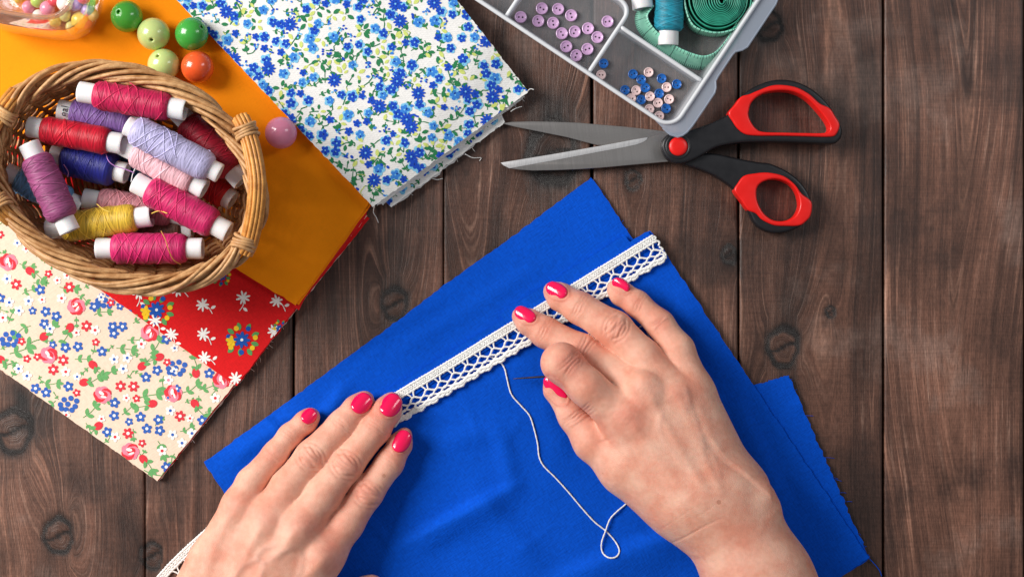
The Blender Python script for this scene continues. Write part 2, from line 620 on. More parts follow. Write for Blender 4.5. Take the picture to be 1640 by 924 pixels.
class Print:
    """printed motifs: flat inked shapes lying on the cloth"""

    def __init__(self, mb, quad, zf, first):
        self.mb, self.q, self.zf, self.first = mb, quad, zf, first
        self.at = []

    def poly(self, pts, ink, lift):
        pts = clip(pts, self.q)
        if len(pts) < 3:
            return
        V = []
        for (x, y) in pts:
            V.append(M(x, y, float(self.zf(x, y)) + 0.3 + lift * 0.16))
        self.mb.add(V, [tuple(range(len(V)))], self.first + ink)

    def oval(self, x, y, rx, ry, ang, ink, lift, n=10, point=0.0):
        c, s = math.cos(ang), math.sin(ang)
        pts = []
        for k in range(n):
            t = 2 * math.pi * k / n
            a = math.cos(t) * rx
            b = math.sin(t) * ry * (1 - point * abs(math.cos(t)) ** 3)
            pts.append((x + c * a - s * b, y + s * a + c * b))
        self.poly(pts, ink, lift)

    def flower(self, x, y, r, n, ink, core_ink, rot=0.0, lift=2, core=0.3, wid=0.62, jit=0.0):
        self.at.append((x, y))
        for k in range(n):
            a = rot + 2 * math.pi * k / n + random.uniform(-jit, jit)
            L = r * random.uniform(1 - jit, 1 + jit)
            self.oval(x + math.cos(a) * L * 0.58, y + math.sin(a) * L * 0.58, L * 0.44, r * wid * math.sin(math.pi / n) * .64, a, ink, lift + 0.05 * k, 9)
        self.oval(x, y, r * 0.36, r * 0.36, 0, ink, lift + 0.7, 8)
        if core_ink is not None:
            self.oval(x, y, r * core, r * core, 0, core_ink, lift + 1.2, 9)

    def leaf(self, x, y, L, ang, ink, lift=1, fat=0.55):
        self.oval(x + math.cos(ang) * L / 2, y + math.sin(ang) * L / 2, L / 2, L * fat / 2, ang, ink, lift, 10, 0.6)

    def stem(self, pts, w, ink, lift=0.5):
        pts = catmull(np.array(pts, float), 5)
        for a, b in zip(pts[:-1], pts[1:]):
            d = b - a
            n = np.array([-d[1], d[0]]) / (np.linalg.norm(d) + 1e-6) * w / 2
            e = d * 0.15
            self.poly([tuple(a - n - e), tuple(b - n + e), tuple(b + n + e), tuple(a + n - e)], ink, lift)

    def sprig(self, x, y, L, ang, ink, n=3, lift=1.0):
        c, s = math.cos(ang), math.sin(ang)
        self.at.append((x + c * L * .5, y + s * L * .5))
        bend = random.uniform(-0.25, 0.25)
        P_ = [(x, y), (x + c * L * .5 - s * L * bend * .5, y + s * L * .5 + c * L * bend * .5), (x + c * L, y + s * L)]
        self.stem(P_, max(1.2, L * .05), ink, lift - 0.4)
        for k in range(n):
            t = 0.25 + 0.7 * k / max(n - 1, 1)
            px, py = x + c * L * t - s * L * bend * t * (1 - t) * 2, y + s * L * t + c * L * bend * t * (1 - t) * 2
            for sg in (-1, 1):
                self.leaf(px, py, L * random.uniform(.38, .5), ang + sg * random.uniform(.7, 1.0), ink, lift + .1 * k + .04 * sg)
        self.leaf(x + c * L, y + s * L, L * .4, ang, ink, lift + .5)


WH = srgb(242, 240, 236)
# ---- heights of the layered cloths
wA = wob(41, 6, 150, 500)
wB = wob(42, 6, 120, 420)
wC = wob(43, 6, 150, 520)
z_cream = lambda x, y: 13 + 1.6 * wA(x, y)
z_red = lambda x, y: 18 + 1.6 * wA(x, y)
z_orange = lambda x, y: 25 + 2.0 * wA(x, y) + 2.4 * np.exp(-(((x - 430) * .86 + (y - 400) * .5) / 60.0) ** 2)


# ---- cream floral cloth
Q_CREAM = [(-190, 456), (252, 770), (588, 346), (146, 32)]
INK_C = [fabric('cream cotton', srgb(243, 216, 193), 35, 2.6, 0.3, var=0.07),
         fabric('print blue', srgb(58, 102, 186), 35, 2.6, 0.3), fabric('print red', srgb(226, 58, 70), 35, 2.6, 0.3), fabric('print white', srgb(250, 246, 240), 35, 2.6, 0.3),
         fabric('print green', srgb(108, 172, 106), 35, 2.6, 0.3), fabric('print pink', srgb(242, 140, 160), 35, 2.6, 0.3),
         fabric('red cotton', srgb(222, 24, 28), 35, 2.6, 0.3), fabric('cloth edge', srgb(225, 205, 190), 35, 2.6, .4)]
mb = MB()
sheet(mb, Q_CREAM, z_cream, 2, seed=5, rag=.35)
sheet(mb, [(-188, 458), (254, 769), (592, 350), (150, 34)], lambda x, y: z_cream(x, y) - 2.4, 2, seed=6, mi=6, rag=.4)
sheet(mb, [(-190, 456), (256, 768), (590, 352), (148, 36)], lambda x, y: z_cream(x, y) - 4.9, 2, seed=7, mi=7, rag=.4)
sheet(mb, [(-189, 457), (253, 770), (589, 350), (147, 35)], lambda x, y: z_cream(x, y) - 7.4, 2, seed=8)
pr = Print(mb, Q_CREAM, z_cream, 1)
BL, RD, WT, GN, PK = 0, 1, 2, 3, 4


def c3(zx, zy):   # picture point from a spot measured on the enlarged photograph
    return zx / 2.2542, 380 + zy / 2.2542


def rose(x, y, r, rot):
    for k in range(7):
        a = rot + k * 0.9
        pr.oval(x + math.cos(a) * r * .45, y + math.sin(a) * r * .4, r * .5, r * .38, a + .9, RD if k % 3 == 0 else PK, 2 + .06 * k, 9)
    pr.oval(x, y, r * .55, r * .42, rot, PK, 2.6, 10)
    pr.oval(x + .1 * r, y - .05 * r, r * .42, r * .3, rot + .5, RD, 2.8, 9)
    pr.oval(x - .1 * r, y - .15 * r, r * .3, r * .16, rot + .8, WT, 3.0, 8)
    pr.oval(x + .1 * r, y + .2 * r, r * .3, r * .1, rot + .3, WT, 3.0, 8)


def bud(x, y, r, ang):
    pr.sprig(x, y, r * 3.0, ang, GN, 2)
    pr.oval(x, y, r, r * .8, ang, RD, 2.4, 11)
    pr.leaf(x + math.cos(ang) * r * .5, y + math.sin(ang) * r * .5, r * 1.2, ang + .6, GN, 2.7)


def berries(x, y, r):
    for (a, b) in ((-1, -.9), (.3, -1.2), (1.4, -.6), (-1.7, .2), (-.3, .1), (1.1, .6), (-.6, 1.3), (.5, 1.4), (-1.5, 1.1)):
        pr.oval(x + a * r * 1.5, y + b * r * 1.3, r * .8, r * .8, 0, BL, 2, 9)


for (a, b) in ((145, 190), (165, 268), (203, 285), (160, 312), (407, 322), (442, 322), (411, 347), (236, 398), (281, 394), (368, 412), (247, 538), (414, 597), (412, 643),
               (507, 648), (572, 658), (530, 690), (576, 697), (527, 505), (567, 480), (755, 491), (166, 560), (387, 702), (0, 220), (600, 368), (730, 660), (128, 545), (600, 828), (340, 250)):
    x, y = c3(a, b)
    pr.flower(x, y, 8.6, 5, BL, WT, random.uniform(0, 6), 2, .3, .95)
for (a, b) in ((58, 170), (312, 320), (228, 443), (192, 477), (435, 537), (482, 538), (462, 707), (650, 645), (250, 180)):
    x, y = c3(a, b)
    pr.flower(x, y, 9.2, 6, RD, WT, random.uniform(0, 6), 2, .3, .9)
for (a, b, k) in ((25, 150, BL), (33, 235, BL), (68, 265, BL), (103, 230, BL), (222, 220, RD), (343, 335, RD), (510, 385, RD), (237, 485, RD), (412, 440, BL), (459, 435, BL), (445, 474, BL), (67, 474, BL), (97, 500, BL),
                  (415, 720, RD), (585, 770, RD), (623, 712, BL), (657, 742, BL), (777, 580, RD), (693, 707, BL), (615, 625, BL), (608, 515, PK), (10, 290, RD), (-40, 380, BL), (180, 330, BL)):
    x, y = c3(a, b)
    pr.flower(x, y, 8.4, 5, WT, k, random.uniform(0, 6), 2, .3, .95)
for (a, b) in ((30, 90), (275, 250), (175, 425), (370, 568), (625, 563), (470, 772), (540, 345), (800, 515), (-40, 300)):
    rose(*c3(a, b), 17, random.uniform(0, 6))
for (a, b, ag) in ((108, 122, .6), (252, 326, 2.0), (158, 358, -.8), (335, 460, .7), (303, 523, -.3), (512, 465, -.7), (575, 432, 2.8), (550, 600, 2.9), (707, 490, -1.7), (703, 600, .9), (355, 680, 2.5), (517, 800, .9), (0, 440, .4)):
    bud(*c3(a, b), 8, ag)
for (a, b) in ((40, 365), (250, 600), (640, 470), (385, 225)):
    berries(*c3(a, b), 5.6)
for (a, b, L, ag) in ((70, 95, 40, .2), (80, 205, 36, -.4), (120, 165, 36, 0), (35, 420, 60, -.3), (90, 400, 60, -.5), (110, 320, 50, 2.6), (340, 280, 44, -.2), (215, 180, 50, .1), (460, 370, 40, 0), (420, 400, 50, .1),
                      (150, 520, 50, .1), (270, 440, 40, 0), (480, 310, 36, -.6), (540, 420, 50, -.9), (500, 580, 60, -.2), (590, 500, 36, 1.6), (660, 560, 50, -.5), (720, 550, 46, -.3), (440, 640, 40, -.7),
                      (570, 735, 50, 1.2), (520, 840, 60, .3), (300, 650, 50, -.7), (650, 700, 36, -.4), (740, 630, 36, -.2), (630, 780, 30, 1.9), (660, 410, 36, -.5), (690, 440, 30, -.7), (350, 500, 50, -.3),
                      (200, 590, 40, 2.6), (560, 680, 30, -.8), (480, 690, 30, 1.5), (30, 310, 36, -1.2), (60, 450, 34, 2.8), (280, 210, 34, .6)):
    x, y = c3(a, b)
    pr.sprig(x, y, L / 2.25 * 1.15, ag, GN, 2)
random.seed(31)
for _ in range(3000):
    u, v = random.random(), random.random()
    x, y = [float(q) for q in bil(np.array(Q_CREAM, float), np.array(u), np.array(v))]
    if (x > 60 and y < 330) or (x > 150 and y < 460):
        continue
    if all((x - a) ** 2 + (y - b) ** 2 > 15.5 ** 2 for a, b in pr.at):
        k = random.random()
        if k < .55:
            pr.sprig(x, y, random.uniform(10, 15), random.uniform(0, 6.28), GN, random.choice((1, 2)))
        elif k < .75:
            pr.flower(x, y, 6.6, 5, WT, random.choice((BL, RD)), random.uniform(0, 6), 2, .32, .95)
        elif k < .9:
            pr.flower(x, y, 6.8, 5, BL, WT, random.uniform(0, 6), 2, .3, .95)
        else:
            pr.flower(x, y, 6.6, 5, RD, WT, random.uniform(0, 6), 2, .3, .95)
        pr.at.append((x, y))
frays(mb, (256, 768), (392, 596), lambda x, y: 9.0, 9, 3, 3, 9, 4, (1, .5), .35)
tag(mb.build('floral_cloth', INK_C, None), 'cream cotton cloth with small blue, red and pink flowers, lowest of the folded stack', 'cloth')

# ---- red floral cloth
Q_RED = [(-60, 308), (378, 618), (589, 343), (150, 33)]
INK_R = [fabric('red cotton', srgb(222, 24, 28), 35), fabric('print cobalt', srgb(28, 86, 178), 35), fabric('print white', srgb(250, 246, 240), 35), fabric('print yellow', srgb(246, 200, 40), 35),
         fabric('print leaf green', srgb(92, 160, 92), 35), fabric('cloth edge', srgb(225, 205, 190), 35)]
mb = MB()
sheet(mb, Q_RED, z_red, 2, seed=15, rag=.35)
sheet(mb, [(-58, 310), (381, 616), (585, 352), (150, 40)], lambda x, y: z_red(x, y) - 2.4, 2, seed=16)
pr = Print(mb, Q_RED, z_red, 1)
for (a, b) in ((732, 243), (878, 218), (733, 350), (618, 350), (737, 435), (850, 510), (988, 340), (640, 190), (560, 300), (500, 200), (1000, 230)):
    x, y = c3(a, b)
    pr.flower(x, y, 11, 8, 1, None, random.uniform(0, 6), 2, .3, .66, .1)
    ag = random.uniform(0.2, 1.6)
    pr.stem([(x, y), (x + 10 * math.cos(ag), y + 12 * math.sin(ag)), (x + 20 * math.cos(ag + .3), y + 22 * math.sin(ag + .3))], 1.4, 1, 1)
    pr.leaf(x + 14 * math.cos(ag), y + 16 * math.sin(ag), 9, ag - .9, 1, 1.2)
for (a, b, s) in ((565, 262, 1.0), (873, 370, 1.0), (800, 140, .6), (450, 300, .8), (1010, 330, .5)):
    x, y = c3(a, b)
    for k in range(9):
        ag = k * .7 + .3
        L = random.uniform(16, 25) * s
        pr.leaf(x + math.cos(ag) * L * .7, y + math.sin(ag) * L * .7, 13 * s, ag, 3, 1.2 + .05 * k, .6)
    for k in range(7):
        ag = k * .9 + .7
        pr.oval(x + math.cos(ag) * 22 * s, y + math.sin(ag) * 20 * s, 4.2 * s, 4.2 * s, 0, (2, 0, 2, 0)[k % 4], 2, 9)
    pr.flower(x - 17 * s, y + 2 * s, 9 * s, 5, 2, None, 1, 2.4, .3, .9)
    pr.flower(x, y, 13.5 * s, 8, 0, 1, random.uniform(0, 6), 3, .18, .9)
frays(mb, (384, 614), (474, 490), lambda x, y: 14.0, 10, 5, 3, 10, 14, (1, .5), .35)
tag(mb.build('floral_cloth', INK_R, None), 'red cotton cloth printed with white daisies and blue posies, between cream and orange cloth', 'cloth')

# ---- orange cloth
Q_OR = [(-230, 59), (474, 489), (760, 92), (56, -338)]
mo = fabric('orange cotton', srgb(255, 146, 0), 33, 2.4, 0.16, var=0.04, sheen=0.05)
mb = MB()
sheet(mb, Q_OR, z_orange, 2.2, step=8, seed=25, rag=.4)
sheet(mb, [(-230, 64), (478, 489), (764, 92), (60, -338)], lambda x, y: z_orange(x, y) - 2.7, 2.0, step=12, seed=26, rag=.4)
sheet(mb, [(-226, 66), (476, 494), (768, 92), (64, -338)], lambda x, y: z_orange(x, y) - 5.2, 2.0, step=14, seed=27, rag=.5, mi=1)
tag(mb.build('orange_cloth', [mo, INK_R[0]], None), 'plain orange cotton cloth folded under the wicker basket', 'cloth')

# ---- white cloth with blue flowers
Q_FL = [(140, -150), (597, 331), (846, 147), (618, -145)]


def dist_or(x, y):   # signed distance beyond the orange cloth's right edge
    a, b = np.array(Q_OR[1]), np.array(Q_OR[2])
    n = np.array([(b - a)[1], -(b - a)[0]])
    n = -n / np.linalg.norm(n)
    return (np.asarray(x) - a[0]) * n[0] + (np.asarray(y) - a[1]) * n[1]


_s = 1.0 if dist_or(845, 150) > 0 else -1.0
z_fl = lambda x, y: 27 + 16 * (1 - sstep(-15, 90, _s * dist_or(x, y))) + 2.2 * wB(x, y)
INK_F = [fabric('white cotton twill', srgb(233, 232, 230), 40, 2.6, 0.4, var=0.06, twill=.25), fabric('bloom cobalt', srgb(24, 74, 190), 40, 2.6, .4), fabric('bloom cyan', srgb(126, 196, 232), 40, 2.6, .4),
         fabric('twig green', srgb(44, 124, 78), 40, 2.6, .4), fabric('twig lime', srgb(204, 216, 120), 40, 2.6, .4), fabric('bloom mid blue', srgb(56, 128, 214), 40, 2.6, .4), fabric('bloom navy', srgb(22, 48, 140), 40, 2.6, .4)]
mb = MB()
sheet(mb, Q_FL, z_fl, 2.4, step=7, seed=35, rag=.5)
for k, (dq, dz) in enumerate((((4, 3), 4), ((9, 6), 8), ((14, 9), 12))):
    sheet(mb, [(150, -150), (597 + dq[0] + 4, 331 - dq[1] * .6), (846 - dq[1] * 1.2, 147 + dq[0] * 1.0), (612, -145)], lambda x, y, dz=dz: z_fl(x, y) - dz, 2.4, step=12, seed=36 + k, rag=.8)
Q_FL2 = [(180, -150), (627, 333), (809, 194), (590, -145)]
z_fl2 = lambda x, y: z_fl(x, y) - 15
sheet(mb, Q_FL2, z_fl2, 2.4, step=12, seed=44, rag=.9)
sheet(mb, [(180, -150), (632, 330), (806, 197), (590, -145)], lambda x, y: z_fl(x, y) - 19, 2.4, step=12, seed=45, rag=.9)
CB, CY, GR, LM, MBL, NV = 0, 1, 2, 3, 4, 5


def blossom(pr, x, y, r, kind):
    if kind == 0:      # dark daisy with a pale eye
        pr.flower(x, y, r * 1.15, 11, CB, None, random.uniform(0, 6), 3, .3, .95)
        pr.oval(x, y, r * .16, r * .16, 0, CY, 5, 7)
        for k in range(5):
            a = k * 1.256
            pr.oval(x + math.cos(a) * r * .38, y + math.sin(a) * r * .38, r * .12, r * .07, a, NV, 4.9, 6)
    elif kind == 1:    # open flower with watercolour halo
        for k in range(5):
            a = k * 1.256 + random.uniform(-.3, .3)
            pr.oval(x + math.cos(a) * r * .62, y + math.sin(a) * r * .62, r * .62, r * .55, a, CY, 1.5 + .03 * k, 9)
        pr.flower(x + random.uniform(-2, 2), y + random.uniform(-2, 2), r * .98, 5, random.choice((CB, CB, MBL)), CY, random.uniform(0, 6), 3, .16, 1.0, .12)
        pr.oval(x + random.uniform(-3, 3), y + random.uniform(-3, 3), r * .25, r * .15, random.uniform(0, 3), NV, 4.5, 7)
    elif kind == 2:    # tight bloom
        pr.flower(x, y, r * .9, 5, CB, None, random.uniform(0, 6), 3, .3, 1.0, .1)
        pr.oval(x, y, r * .2, r * .12, random.uniform(0, 3), NV, 4.6, 7)
        pr.oval(x + r * .7, y + r * .3, r * .4, r * .3, 0, CY, 2.2, 8)
    else:              # spray of small buds
        for k in range(6):
            a = random.uniform(0, 6.28)
            d = random.uniform(0, r * 1.3)
            pr.oval(x + math.cos(a) * d, y + math.sin(a) * d, r * .3, r * .22, a, random.choice((CB, MBL, CY, CB)), 2.5 + .05 * k, 8)


prs = Print(mb, Q_FL, z_fl, 1)
random.seed(21)
pts = []
tries = 0
qa = np.array(Q_FL, float)
while tries < 19000 and len(pts) < 2000:
    tries += 1
    u, v = random.random(), random.random()
    p = bil(qa, np.array(u), np.array(v))
    if p[1] < -140:
        continue
    if all((p[0] - q[0]) ** 2 + (p[1] - q[1]) ** 2 > 13.6 ** 2 for q in pts):
        pts.append((float(p[0]), float(p[1])))
for i, (x, y) in enumerate(pts):
    k = random.random()
    if k < .07:
        blossom(prs, x, y, 10, 0)
    elif k < .36:
        blossom(prs, x, y, random.uniform(6.6, 8.6), 1)
    elif k < .45:
        blossom(prs, x, y, random.uniform(6.2, 8), 2)
    elif k < .54:
        blossom(prs, x, y, 7.2, 3)
    elif k < .82:
        prs.sprig(x, y, random.uniform(13, 20), random.uniform(0, 6.28), GR, random.choice((1, 2, 2)), 1.0)
    else:
        a0 = random.uniform(0, 6.28)
        for k2 in range(random.choice((3, 4))):
            a = a0 + k2 * 1.5
            prs.leaf(x + 3 * math.cos(a), y + 3 * math.sin(a), random.uniform(8, 13), a, LM if k2 % 3 else GR, 1.6 + .05 * k2, .55)
# connecting twigs
for i in range(0, len(pts) - 1):
    x, y = pts[i]
    near = sorted(pts, key=lambda q: (q[0] - x) ** 2 + (q[1] - y) ** 2)[1:3]
    q = near[0]
    if random.random() < .6:
        mx, my = (x + q[0]) / 2 + random.uniform(-6, 6), (y + q[1]) / 2 + random.uniform(-6, 6)
        prs.stem([(x, y), (mx, my), q], 1.7, GR if random.random() < .75 else LM, .4)
        if random.random() < .7:
            prs.leaf(mx, my, random.uniform(7, 11), random.uniform(0, 6.28), GR, 1.4)
        if random.random() < .35:
            a = random.uniform(0, 6.28)
            prs.oval(mx + 7 * math.cos(a), my + 7 * math.sin(a), 3.2, 2.3, a, random.choice((CB, MBL)), 2.1, 8)
pr2 = Print(mb, Q_FL2, z_fl2, 1)
for k in range(16):
    t = k / 15
    x, y = 627 + 182 * t, 330 - 139 * t
    if k % 3 == 1:
        pr2.sprig(x - 3, y - 6, 14, random.uniform(0, 6), GR, 2)
    else:
        blossom(pr2, x - 6 - random.uniform(0, 3), y - 9, 8, (1, 2, 1, 3)[k % 4])
frays(mb, (600, 330), (845, 149), lambda x, y: 25.0, 26, 0, 2, 9, 44, (.7, 1), .38)
frays(mb, (628, 331), (808, 195), lambda x, y: 10.0, 18, 0, 2, 10, 45, (.7, 1), .38)
for P_ in ([(600, 330, 24), (598, 340, 16), (603, 349, 8), (606, 357, 3)], [(843, 149, 26), (849, 143, 26), (855, 144, 26)], [(818, 179, 18), (826, 174, 16), (836, 171, 12)], [(745, 247, 14), (757, 253, 8), (770, 253, 2), (768, 258, 2)], [(690, 285, 10), (700, 288, 5), (709, 286, 2)]):
    mb.tube(catmull(MA(P_), 5), .75, 5)
tag(mb.build('flowered_cloth', INK_F, None), 'white cotton cloth with dense blue flowers and green twigs, folded with frayed ends', 'cloth')

# ---- blue cloth
def ridge(x, y, a, b, w, h, asym=0.0, fade=0.25):
    a, b = np.array(a, float), np.array(b, float)
    L = np.linalg.norm(b - a)
    d = (b - a) / L
    s = ((x - a[0]) * d[0] + (y - a[1]) * d[1]) / L
    t = (x - a[0]) * -d[1] + (y - a[1]) * d[0]
    env = sstep(-fade, fade, s) * (1 - sstep(1 - fade, 1 + fade, s))
    ww = np.where(t > 0, w * (1 + asym), w * (1 - asym))
    return h * env * np.exp(-(t / ww) ** 2)


wD = wob(44, 8, 90, 300)
wE = wob(45, 8, 40, 110)


FINE = []
_g = np.random.default_rng(88)
for _ in range(34):
    p = np.array([_g.uniform(420, 1330), _g.uniform(430, 930)])
    a_ = _g.choice([-.63, -.63, .95, _g.uniform(0, 3.1)]) + _g.normal(0, .2)
    L_ = _g.uniform(40, 130)
    FINE.append((tuple(p), tuple(p + L_ * np.array([math.cos(a_), math.sin(a_)])), _g.uniform(3.5, 6.5), _g.uniform(.7, 1.7)))


def wrinkle(x, y):
    x, y = np.asarray(x, float), np.asarray(y, float)
    z = 3.2 * wC(x, y) + 3.0 * wD(x, y) + .9 * wE(x, y)
    z = z + ridge(x, y, (650, 868), (815, 782), 18, 11, .6)
    z = z + ridge(x, y, (800, 690), (822, 780), 15, 5)
    z = z + ridge(x, y, (715, 705), (800, 690), 18, 3.5)
    z = z + ridge(x, y, (760, 790), (860, 900), 22, 6)
    z = z + ridge(x, y, (905, 924), (1130, 838), 28, 10, .5)
    z = z + ridge(x, y, (415, 665), (455, 700), 9, 9, 0)
    z = z + ridge(x, y, (505, 690), (552, 620), 10, 8, 0)
    z = z + ridge(x, y, (370, 735), (480, 660), 15, 6, 0)
    z = z + ridge(x, y, (1180, 640), (1250, 800), 26, 9, .4)
    z = z + ridge(x, y, (1085, 480), (1160, 600), 22, 7)
    z = z + ridge(x, y, (870, 640), (905, 720), 18, 3)
    z = z + ridge(x, y, (560, 560), (720, 470), 14, 3.5) + ridge(x, y, (640, 560), (860, 430), 13, 3.2)
    for (a, b, w, h) in FINE:
        z = z + ridge(x, y, a, b, w, h)
    z0 = 3.2 * wC(x, y) + 3.0 * wD(x, y) + .9 * wE(x, y)
    return np.maximum(z0 + 1.15 * (z - z0), -2.5)


z_b0 = lambda x, y: 5.5 + 0.8 * wrinkle(x, y)
z_b1 = lambda x, y: 9.5 + wrinkle(x, y)
z_b2 = lambda x, y: 12.5 + wrinkle(x, y)
mblue = fabric('royal blue cotton', srgb(0, 80, 202), 34, 2.8, 0.6, var=0.14, sheen=0.0, spec=.12)
mb = MB()
# lower layer: whole width
sheet(mb, [(327, 741), (948, 284), (1280, 785), (660, 1242)], z_b0, 2, step=7, seed=55, rag=.5)
# fold peeping out at the right
sheet(mb, [(1190, 622), (1262, 600), (1392, 893), (1230, 1000)], lambda x, y: 6 + .8 * wrinkle(x, y), 2, step=8, seed=56, rag=1.1)
sheet(mb, [(1185, 640), (1254, 612), (1386, 896), (1225, 1010)], lambda x, y: 3.4 + .7 * wrinkle(x, y), 2, step=10, seed=58, rag=1.2)
cloth_lo = mb
frays(mb, (1262, 600), (1391, 893), lambda x, y: 5.0, 16, 0, 3, 16, 64, (1, -.1), .42)
frays(mb, (948, 284), (1008, 375), lambda x, y: 5.0, 6, 0, 2, 6, 66, (1, -.6), .45)
mb.tube(catmull(MA([(1388, 890, 7), (1398, 900, 4), (1408, 912, 2), (1412, 922, 2)]), 5), .8, 5)
o_blue = mb.build('blue_cloth', mblue, None)
tag(o_blue, 'large plain royal blue cotton cloth folded over under both hands', 'cloth')
mb = MB()
# upper layer with its hem fold along the lace
sheet(mb, [(372, 776), (1041, 369), (1392, 893), (720, 1320)], z_b1, 2, step=6, seed=57, rag=.6)
sheet(mb, [(800, 503), (1000, 377), (1012, 391), (810, 516)], lambda x, y: 12.2 + wrinkle(x, y), 3, step=6, seed=59, rag=.3)
sheet(mb, [(374, 777), (1037, 370), (1052, 392), (392, 800)], z_b2, 2, step=6, seed=61, rag=.35)
frays(mb, (1045, 376), (1390, 892), lambda x, y: 9.0, 14, 0, 2, 7, 65, (1, -.4), .35)
mb.build('upper_fold', mblue, o_blue)
# ================================================================== wicker basket
def cane_material(name, c1, c2, rough=0.45):
    t = NT(name)
    v = t.coord('Object')
    n = t.noise(v, 260.0, 3)
    n2 = t.noise(v, 60.0, 2)
    n3 = t.noise(v, 1400.0, 2)
    c = t.mix(t.mapr(t.math('ADD', t.math('MULTIPLY', n, .6), t.math('MULTIPLY', n2, .4)), .33, .67), c1, c2)
    f = t.mapr(n3, .25, .75, .85, 1.12)
    c = t.mix(1.0, c, t.comb(f, f, f), 'MULTIPLY')
    t.pbr(c, rough, t.bump(t.math('ADD', n, n3), .25, .0004), Specular_IOR_Level=.4)
    return t.m


CANE = cane_material('pale cane', srgb(156, 104, 58), srgb(218, 172, 120))
CANE_W = cane_material('wall cane', srgb(140, 88, 48), srgb(200, 146, 94))
BAMBOO = cane_material('amber bamboo', srgb(172, 104, 40), srgb(226, 162, 84), .4)
BZ0, BZ1 = 30.0, 172.0
PHI = math.radians(21.7)
bc_top = M(198, 284, BZ1)


def ell(t, a, b, cx, cy, z, phi=PHI):
    x, y = a * np.cos(t), b * np.sin(t)
    return np.stack([cx + x * math.cos(phi) - y * math.sin(phi), cy + x * math.sin(phi) + y * math.cos(phi), np.full_like(np.asarray(t, float), z) if np.isscalar(z) else z], -1)


fz = (HC - BZ1) / HC
basket = thing('wicker_basket', 'oval pale wicker basket full of thread spools on the folded cloths', 'basket', (bc_top[0], bc_top[1], BZ0 - 2))
NST = 34
def wall_r(h):      # outline shrink towards the base
    return 0.62 + 0.36 * math.sin(h * math.pi / 2) ** 0.85
A1, B1 = 222 * fz, 165 * fz
mb = MB()
rings = 24
tt = np.linspace(0, 2 * np.pi, NST * 8, endpoint=False)
for i in range(rings):
    h = (i + .3) / rings
    z = BZ0 + h * (BZ1 - 10 - BZ0)
    for s in (0,):
        d = 3.6 * np.sin(NST / 2 * tt + math.pi * i)
        r = wall_r(h)
        p = ell(tt, 1, 1, 0, 0, 0, 0)
        pts = ell(tt, A1 * r, B1 * r, bc_top[0], bc_top[1], z)
        cdir = pts - np.array([bc_top[0], bc_top[1], z])
        cdir /= np.linalg.norm(cdir, axis=1)[:, None]
        pts = pts + cdir * d[:, None]
        pts[:, 2] += 1.2 * np.sin(3 * tt + i * 1.7) + RNG.normal(0, .25, len(tt))
        mb.tube(pts, 3.1 + .5 * np.sin(tt * 5 + i), 6, closed=True)
for k in range(NST):
    a = 2 * math.pi * k / NST
    hs = np.linspace(0, 1.0, 10)
    pts = np.array([ell(np.array([a]), A1 * wall_r(h), B1 * wall_r(h), bc_top[0], bc_top[1], BZ0 + h * (BZ1 - 6 - BZ0))[0] for h in hs])
    mb.tube(pts, 3.3, 6)
mb.build('woven_wall', CANE_W, basket)
mb = MB()
for i in range(15):
    r = wall_r(0) * (i + .6) / 15
    d = 2.0 * np.sin(NST / 2 * tt + math.pi * i)
    pts = ell(tt, A1 * r, B1 * r, bc_top[0], bc_top[1], 0)
    pts[:, 2] = BZ0 + 3 + d
    mb.tube(pts, 3.6, 6, closed=True)
mb.build('woven_base', CANE_W, basket)
# plaited rim: strands rising from inside, rolling over and diving outside
mb = MB()
NB = 36
for k in range(NB):
    a0 = 2 * math.pi * k / NB + RNG.normal(0, .02)
    span = math.radians(52) * RNG.uniform(.82, 1.22)
    for e in range(4):
        n = 26
        s = np.linspace(0, 1, n)
        th = a0 + s * span + e * .031
        phi = math.pi * (-0.02 + 1.15 * s) + e * .10       # angle about the rim's core: inside -> top -> outside
        rr = RNG.normal(13.4, 1.3) + 1.0 * math.sin(k * 2.3 + e)
        off = -np.cos(phi) * rr
        zz = BZ1 - 10 + np.sin(phi) * 12.5 + RNG.normal(0, 1.3) + 2 * (e - 1.5) * np.sin(phi)
        c = ell(th, 220 * fz, 163 * fz, bc_top[0], bc_top[1], 0)
        cd = c - np.array([bc_top[0], bc_top[1], 0])
        cd /= np.linalg.norm(cd, axis=1)[:, None]
        pts = c + cd * off[:, None]
        pts[:, 2] = zz
        rad = (3.3 + .5 * RNG.normal(0, 1) * .5) * (0.55 + .45 * np.sin(np.pi * np.clip(s * 1.0, 0, 1)) ** .4)
        mb.tube(pts, rad, 7)
mb.tube(ell(tt, 220 * fz, 163 * fz, bc_top[0], bc_top[1], BZ1 - 13), 7, 8, closed=True)
mb.build('plaited_rim', CANE, basket)


